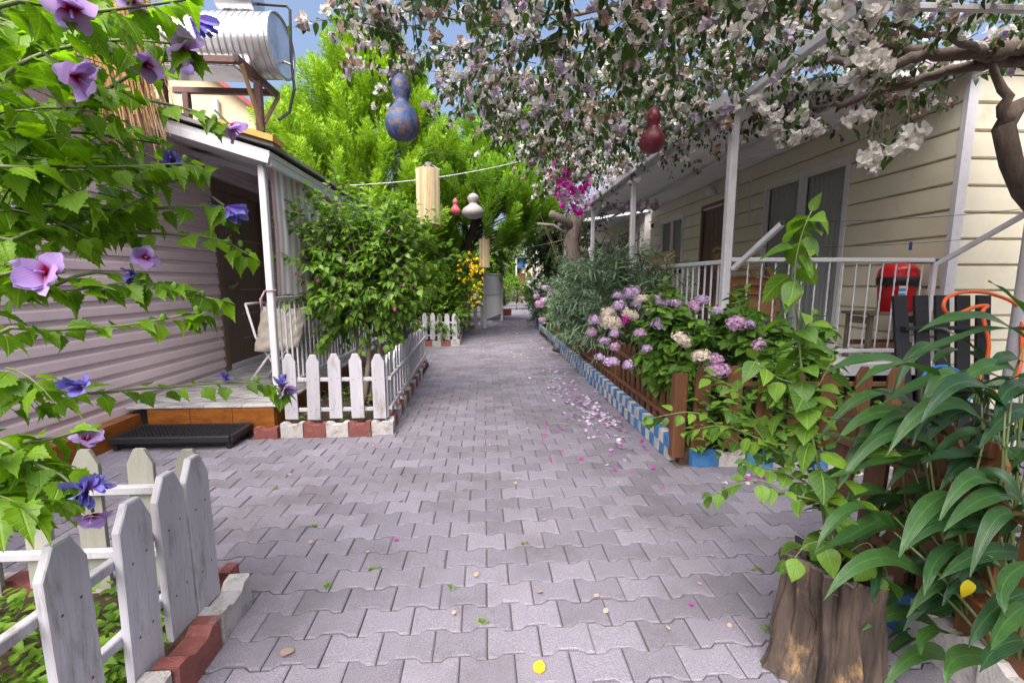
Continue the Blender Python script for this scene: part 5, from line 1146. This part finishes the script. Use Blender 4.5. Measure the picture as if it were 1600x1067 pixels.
PLM=[plume(k) for k in range(5)]
def cypress(label,base,prof,n,m,parts,psize,lean=(0,0),seed=1,yaw_bias=None,zmin=0):
    rr=random.Random(seed); base=Vector(base); t=thing('cypress_tree',label,'cypress tree',base,'golden cypresses behind the porch')
    H=prof[-1][0]; b=MB(); b.tube([base,base+Vector((lean[0]*.3,lean[1]*.3,H*.4)),base+Vector((lean[0]*.7,lean[1]*.7,H*.7)),base+Vector((lean[0],lean[1],H*.96))],[.16,.12,.07,.02],9)
    P=[];D=[];Nn=[];Sc=[]
    def rad(z):
        for (z0,r0),(z1,r1) in zip(prof,prof[1:]):
            if z0<=z<=z1: return r0+(r1-r0)*(z-z0)/(z1-z0)
        return .05
    k=0
    while k<n:
        z=rr.uniform(prof[0][0],H); R_=rad(z)
        if rr.random()>(.35+R_/max(r for _,r in prof)): continue
        k+=1; a=rr.uniform(0,2*math.pi); q=rr.uniform(.35,1)**.5; lump=1+.16*math.sin(3*a+z*2.1)+.1*math.sin(7*a-z*3)
        ax=base+Vector((lean[0],lean[1],0))*min(1,z/H); o=Vector((math.cos(a),math.sin(a),0)); p=ax+o*R_*q*lump*.92+Vector((0,0,z-psize*.45))
        d=(o*rr.uniform(.4,1.1)*(1 if z<H*.8 else .5)+Vector((0,0,1))+Vector((rr.uniform(-.3,.3),rr.uniform(-.3,.3),rr.uniform(-.2,.2)))).normalized()
        P.append(p);D.append(d);Nn.append(o+Vector((rr.uniform(-.5,.5),rr.uniform(-.5,.5),.2)));Sc.append(psize*rr.uniform(.65,1.25)*(.8 if q<.7 else 1))
    for i in range(0,n,9): b.tube([base+Vector((lean[0],lean[1],0))*min(1,max(0,(P[i].z-.5)/H))+Vector((0,0,max(.3,P[i].z-base.z-.6))),P[i]],[.02,.008],4)
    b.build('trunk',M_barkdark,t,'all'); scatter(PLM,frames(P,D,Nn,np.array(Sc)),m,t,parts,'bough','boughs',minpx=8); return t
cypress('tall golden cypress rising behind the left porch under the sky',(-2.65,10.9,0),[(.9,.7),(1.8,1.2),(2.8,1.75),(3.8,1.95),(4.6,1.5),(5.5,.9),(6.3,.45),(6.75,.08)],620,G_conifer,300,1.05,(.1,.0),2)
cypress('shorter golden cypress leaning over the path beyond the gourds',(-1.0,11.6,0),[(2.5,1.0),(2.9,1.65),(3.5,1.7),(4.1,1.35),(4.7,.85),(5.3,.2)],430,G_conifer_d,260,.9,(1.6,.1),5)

# ------------------------------------------------------------ pruned tree, climbing vine
t=thing('pruned_tree','bare pruned tree trunk with sawn limbs standing between oleanders and porch','tree',(1.86,9.0,.09))
MB().tube([Vector((1.86,9.0,.09)),Vector((1.87,9.0,1.0)),Vector((1.84,9.02,1.7)),PY(893,375,9),PY(900,350,9),PY(901,338,9)],[.17,.15,.14,.135,.13,.11],12).build('trunk',M_bark,t,'all')
for pts,r_ in (([PY(897,358,9),PY(880,344,8.9),PY(860,334,8.8)],(.1,.08,.075)),([PY(898,360,9),PY(907,344,9.05),PY(910,336,9.1)],(.09,.07,.06)),([PY(893,372,9),PY(865,352,9.2),PY(840,350,9.3)],(.035,.03,.03))): MB().tube(pts,r_,9).build('sawn_limb',M_bark,t,'all')
t=bush('climbing_vine','dark climbing vine with twisted bare stems on the end of the first porch','vine',(2.7,12.35,FZ),(3.3,12.4,2.35),(1.1,.3,.75),16,110,.4,9,.09,T_ov,G_boug,0,None,.5,.2,.045,M_barkdark,seed=31)
b=MB()
for k in range(5): b.tube(curve((2.6+.1*k,12.3,FZ),(2.3+.5*k,12.35,2.6),(U(-.3,.4),0,U(-.1,.3)),7),[.045,.04,.036,.032,.026,.022,.018,.012],7)
b.build('stems',M_barkdark,t,'all')

# ------------------------------------------------------------ yellow bush, far gate, planter, far shrubs and trees
t=bush('yellow_bush','bushy shrub with yellow blossoms behind the farther white picket fence','shrub',(-.95,10.9,.07),(-.85,10.9,1.15),(.78,1.2,1.02),30,420,.4,13,.095,T_ov,G_bright,60,None,.3,.6,.03,seed=41)
A=Leaves()
for i in range(75):
    p=PY(*( (U(715,742),U(395,440)) if R.random()<.4 else (U(735,757),U(400,478))),U(9.9,10.7)); A.put(p,rv(),rv(),.036)
scatter(BT,A.Ms(),P_yellow,t,70,'flower','flowers',minpx=2)
bush('small_shrub','low dark green shrub spilling over the farther white fence','shrub',(-1.0,9.95,.07),(-.95,10.0,.62),(.55,.35,.35),12,80,.25,10,.06,T_ov,G_shrub,0,None,.4,.3,.01,seed=42)
t=thing('far_gate','white timber gate post with diagonal brace and canvas panel beyond the yellow bush','gate',(0,13.4,0))
MB().bar((.0,13.4,0),(.0,13.4,2.0),.1,.1).build('gate_post',M_white,t); MB().bar((-.06,13.42,1.0),(-.5,13.45,.65),.05,.05).build('brace',M_white,t)
MB().bar((.62,16.2,0),(.62,16.2,2.3),.09,.09).build('gate_post',M_white,t)
MB().bar((.02,13.5,1.62),(.62,16.2,1.62),.04,.05).bar((.02,13.5,.98),(.62,16.2,.98),.04,.05).build('gate_rail',M_white,t)
MB().add([(.05,13.6,1.0),(.6,16.1,1.0),(.6,16.1,1.62),(.05,13.6,1.62),(.035,13.6,1.0),(.585,16.1,1.0),(.585,16.1,1.62),(.035,13.6,1.62)],[(0,1,2,3),(7,6,5,4),(0,4,5,1),(3,2,6,7),(0,3,7,4),(1,5,6,2)]).build('panel',M_cw,t)
q=MB()
for i in range(41): u_=i/40; x,y=.04+.56*u_,13.6+2.5*u_; dx=.02*math.sin(u_*60); q.v+=[(x+dx,y,.25),(x+dx*.5,y,.97)]
for i in range(40): q.f.append((2*i,2*i+2,2*i+3,2*i+1)); q.m.append(0)
q.build('curtain',M_cw,t,'all')
t=thing('arch','pale curved arch rising over the yellow bush','arch',(-1.2,12.2,0)); MB().tube([(-2.2,12.4,0),(-2.2,12.4,1.6),(-1.9,12.3,2.05),(-1.3,12.2,2.15),(-.7,12.0,1.95),(-.35,11.9,1.75)],.05,8).build('arch_tube',M_frame,t,'all')
t=thing('brick_planter','low red brick planter with mixed flowers at the bend of the path','planter',(.6,19,0))
bm=MB().prism([(-.11,0),(.11,0),(.11,.062),(-.11,.062)],.1,ch=.006).mesh('brick',M_brick)
for c_ in range(4):
    for i in range(9):
        a=math.radians(200+i*17); inst('brick',bm,Matrix.Translation((.5+.62*math.cos(a+c_*.15),18.9+.62*math.sin(a+c_*.15),c_*.07))@Matrix.Rotation(a+c_*.15+math.pi/2,4,'Z'),t)
MB().lathe([(0,.24),(.56,.24)],20,(.5,18.9,0),caps=False).build('soil',M_soil,t)
bush('flowerbed_plants','mixed small flowers growing in the brick planter','flowers',(.5,18.9,.24),(.5,18.9,.45),(.55,.5,.25),10,60,.22,8,.08,T_sm,G_shrub,0,None,.2,.6,.01,seed=43)
A=Leaves(); tt=thing('pale_blossoms','pale pink blossoms among the plants of the brick planter','flowers',(.5,18.9,.4))
for i in range(60): A.put(Vector((.5+U(-.5,.5),18.8+U(-.5,.3),U(.4,.7))),rv(),rv(),.04)
tt['kind']='stuff'; scatter(BT,A.Ms(),P_boug_pale,tt,0,rest='blossoms')
FB=[('round dark green shrub at the far end of the path',(1.6,22.5,0),(1.6,22.5,.85),(.75,.8,.85),51,G_shrub),('bright lime shrub far left of the path end',(1.0,26,0),(1.0,26,1.2),(1.0,1,1.3),52,G_bright),('bright lime shrub in front of the far porch row',(2.4,17.5,.09),(2.4,18.2,1.2),(.8,1.6,1.1),53,G_bright),
 ('grey green shrub along the kerb before the far porch',(1.95,13.6,.09),(1.85,13.6,.8),(.65,1.4,.7),54,G_oleander),('loose green shrub along the kerb past the small hydrangea',(2.1,15.8,.09),(2.05,16,.8),(.7,1.4,.75),55,G_shrub),('leafy shrub beside the far white gate',(.35,17.5,0),(.35,17.5,1.0),(.5,.8,.9),56,G_bright)]
for lb,ba,ce,ra,sd_,m in FB: bush('garden_shrub',lb,'shrub',ba,ce,ra,16,150,.35,11,.09,T_ov,m,0,'shrubs at the far end of the path',.3,.5,.02,seed=sd_)
FB2=[('dense green shrub filling the gap behind the yellow bush',(-1.9,13.5,0),(-1.8,13.5,1.3),(1.0,.9,1.2),57,G_shrub),('tall lime shrub beyond the brick planter',(.2,23,0),(.2,23,1.6),(1.1,1,1.5),58,G_bright),('leafy green shrub at the right of the path end',(3.4,24,0),(3.2,24,1.4),(1.0,1,1.3),59,G_shrub)]
for lb,ba,ce,ra,sd_,m in FB2: bush('garden_shrub',lb,'shrub',ba,ce,ra,18,200,.4,12,.11,T_ov,m,0,'shrubs at the far end of the path',.3,.5,.02,seed=sd_)
FT=[('tall leafy tree far beyond the end of the path',(1.5,34,0),(1.5,34,3.6),(3.2,2.5,3.0),61,G_bright),('broad tree behind the far porch row',(6.5,30,0),(6.0,30,4.0),(3.6,2.5,3.4),62,G_far),('leafy tree behind the golden cypresses',(-2.6,19,0),(-2.4,19,2.9),(2.2,1.8,2.6),63,G_far),('green tree between the yellow building and the cypress',(-7.6,25,0),(-7.4,25,5.4),(1.7,1.7,2.0),64,G_far),
 ('small tree over the far white gate',(-.8,16,0),(-.4,16,3.2),(1.7,1.5,1.3),65,G_bright),('dark tree hanging over the second porch roof',(2.6,15,0),(2.3,14.5,3.3),(1.1,1.8,.7),66,G_boug),('leafy tree closing the view left of the path end',(-2.2,26,0),(-2.0,26,3.0),(2.6,2,2.8),67,G_bright)]
for lb,ba,ce,ra,sd_,m in FT: bush('garden_tree',lb,'tree',ba,ce,ra,30,420,.8,12,.16,T_ov,m,0,'leafy trees in the background',.3,.4,.12,seed=sd_)
# far buildings
def box_house(label,x0,y0,x1,y1,h,rh,mw,mr,wins,axis='Y'):
    t=thing('house',label,'house',((x0+x1)/2,y0,0)); MB().box((x0,y0,0),(x1,y1,h)).build('wall',mw,t)
    xm=(x0+x1)/2; o=.35
    MB().add([(x0,y0,h),(x1,y0,h),(xm,y0,h+rh),(x0,y1,h),(x1,y1,h),(xm,y1,h+rh)],[(0,1,2),(5,4,3),(0,3,4,1)]).build('gable',mw,t)
    rf=MB(); sl=rh/(x1-xm)
    for s_,xe in ((-1,x0-o),(1,x1+o)):
        ze=h-o*sl; rf.add([(xe,y0-o,ze),(xm,y0-o,h+rh),(xm,y1+o,h+rh),(xe,y1+o,ze),(xe,y0-o,ze+.16),(xm,y0-o,h+rh+.16),(xm,y1+o,h+rh+.16),(xe,y1+o,ze+.16)],[(0,1,2,3),(4,5,6,7),(0,1,5,4),(1,2,6,5),(2,3,7,6),(3,0,4,7)])
    rf.build('roof',mr,t)
    for x,z,ww,wh in wins:
        w_=MB().box((x,y0-.05,z),(x+.08,y0+.05,z+wh)).box((x+ww-.08,y0-.05,z),(x+ww,y0+.05,z+wh)).box((x+.08,y0-.05,z),(x+ww-.08,y0+.05,z+.08)).box((x+.08,y0-.05,z+wh-.08),(x+ww-.08,y0+.05,z+wh)).box((x+ww/2-.03,y0-.04,z+.08),(x+ww/2+.03,y0+.04,z+wh-.08)).build('window',M_frame,t); MB().box((x+.08,y0-.02,z+.08),(x+ww-.08,y0+.03,z+wh-.08)).build('pane',M_glass,w_)
    return t
t=box_house('pale yellow house with red roof edge behind the water tank',-14.5,16,-6.0,24,5.9,3.1,M_cream,M_red,[(-9.5,5.2,1.0,1.3),(-12,5.2,1.0,1.3),(-9.5,2,1,1.3)])
MB().tube([(-8.6,15.9,3),(-8.6,15.9,7.2)],.09,8).build('downpipe',M_white,t)
box_house('small far house with tiled roof beyond the end of the path',2.6,31,6.6,37,2.6,1.2,M_cream,M_roof,[(3.2,1.2,.9,1.0),(5,1.2,.9,1.0)])
t=thing('blue_awning','blue canopy and terracotta wall at the far end of the porch row','awning',(2.6,27,0)); MB().box((1.9,27.5,1.2),(4.2,27.7,1.9)).build('terrace_wall',M_brick,t); MB().box((2.0,27,2.2),(2.5,27.05,2.8)).build('cloth',M_kblue,t); MB().bar((1.8,26.8,2.95),(4.2,27.2,3.1),.9,.08).build('canopy',M_roof,t)
for x in (1.9,4.1): MB().bar((x,27,0),(x,27,2.9),.08,.08).build('post',M_white,t)

# ------------------------------------------------------------ fallen petals and leaves
def litter(label,pts,m,tms,size,name='fallen_petals'):
    L=Leaves()
    for x,y in pts: L.put(Vector((x,y,U(.004,.012))),(U(-1,1),U(-1,1),U(-.1,.1)),(U(-.5,.5),U(-.5,.5),1),size*U(.6,1.3))
    t=thing(name,label,'petals',(pts[0][0],pts[0][1],0)); t['kind']='stuff'; scatter(tms,L.Ms(),m,t,0,rest='petals'); return t
ptm=[petal(1,.5,.3,.1,0,3,.08,k) for k in range(4)]
def gp(n,x0,x1,y0,y1): 
    o=[]
    while len(o)<n:
        p=PZ(U(x0,x1),U(y0,y1)); 
        if -3<p.x<1.36 and p.y<28: o.append((p.x,p.y))
    return o
litter('drift of mauve and magenta petals fallen beside the blue and white kerb',[(R.gauss(1.12,.13),R.gauss(4.6,.55)) for _ in range(150)]+[(R.gauss(1.0,.18),R.gauss(6.2,.6)) for _ in range(60)]+[(R.gauss(1.15,.12),R.gauss(9.5,.7)) for _ in range(50)],P_lav,ptm,.038)
litter('scattered magenta petals on the paving near the blue kerb',[(R.gauss(1.1,.16),R.gauss(4.5,.8)) for _ in range(45)]+gp(22,850,1100,520,720)+[(1.7+.5*R.random(),2.85+.1*R.random()) for _ in range(20)],P_mag,ptm,.03)
litter('pale petals gathered along the kerb of the brown picket fence',[(R.gauss(1.15,.12),R.gauss(4.4,.4)) for _ in range(32)]+[(1.6+1.2*R.random(),2.8+.15*R.random()) for _ in range(24)],P_boug,ptm,.035)
litter('small yellow petals scattered on the far paving',gp(40,690,850,515,560),P_yellow,ptm,.035)
litter('small dry brown leaves scattered over the paving',gp(34,420,1150,500,1000)+gp(18,330,640,560,800),P_bougdry,ptm,.022,'fallen_leaves')
def single(name,label,cat,x,y,m,size,tm):
    p=PZ(x,y); o=arr_mesh(name,tm,m); ob=inst(name,o,Matrix.Translation((p.x,p.y,.006))@Matrix.Rotation(U(0,6),4,'Z')@Matrix.Scale(size,4)); tag(ob,label,cat)
fl=merge([petal(.6,.4,.4,.2,2*math.pi*k/4,3,.1,k) for k in range(4)])
single('fallen_flower','single magenta blossom lying on the open paving in the middle','petal',619,845,P_mag,.022,fl)
single('fallen_flower','magenta blossom lying on the paving before the stump','petal',1080,946,P_mag,.018,fl)
single('fallen_flower','crimson petal lying on the paving left of the brown fence corner','petal',848,692,P_mag,.02,fl)
single('fallen_leaf','yellow green leaf lying at the bottom edge of the paving','leaf',840,1053,P_yellow,.045,ptm[0])
single('fallen_leaf','tan dead leaf lying on the lower left paving','leaf',455,1014,P_bougdry,.05,ptm[1])
# tiny weeds in the joints
L=Leaves()
for x,y in [(430,763),(585,890),(515,917),(702,920),(752,972),(490,822),(1185,890),(1200,985),(820,850)]:
    p=PZ(x,y)
    for k in range(9): L.put(Vector((p.x+U(-.02,.02),p.y+U(-.008,.008),.0)),(U(-1,1),U(-1,1),.6),(0,0,1),.02*U(.6,1.3))
t=thing('joint_weeds','tiny green weeds growing in the joints of the paving','weeds',(0,2,0)); t['kind']='stuff'; scatter(T_sm,L.Ms(),G_bright,t,0,rest='weed_leaves')

# small things by the path
p=PZ(873,549); s_=MB(); s_.lathe([(0,0),(.09,.005),(.12,.03),(.1,.06),(.05,.075),(0,.078)],14,(p.x,p.y,0)); s_.v=[(p.x+(x-p.x)*1.25+.01*math.sin(y*40),y+.01*math.sin(x*37),z+.006*math.sin(x*50+y*31)) for x,y,z in s_.v]
tag(s_.build('stone',M_stump,None,'all'),'flat brown stone lying beside the blue and white kerb','stone')
t=thing('ribbon','pink ribbon tied round the near post of the left porch railing','ribbon',(-1.98,4.31,1.3))
MB().tube([(-1.98+.045*math.cos(k*math.pi/5),4.31+.045*math.sin(k*math.pi/5),1.3+.004*math.sin(k)) for k in range(11)],.007,5).build('loop',M_cp,t,'all')
MB().tube([(-2.02,4.28,1.3),(-2.045,4.27,1.24),(-2.05,4.27,1.18),(-2.045,4.27,1.12)],[.007,.008,.008,.004],5).tube([(-2.02,4.28,1.3),(-2.05,4.25,1.22),(-2.05,4.25,1.1)],[.007,.008,.004],5).build('tail',M_cp,t,'all')
rr=random.Random(3); p=PZ(862,556); tw=MB()
for k in range(7): a=rr.uniform(0,3.1); l=rr.uniform(.06,.16); x,y=p.x+rr.uniform(-.12,.12),p.y+rr.uniform(-.2,.2); tw.tube([(x,y,.006),(x+l*math.cos(a)*.5,y+l*math.sin(a)*.5,.02),(x+l*math.cos(a),y+l*math.sin(a),.006)],.003,4)
tag(tw.build('dry_twigs',M_twig),'dry twigs scattered on the paving near the brown stone','twigs',None,'stuff')
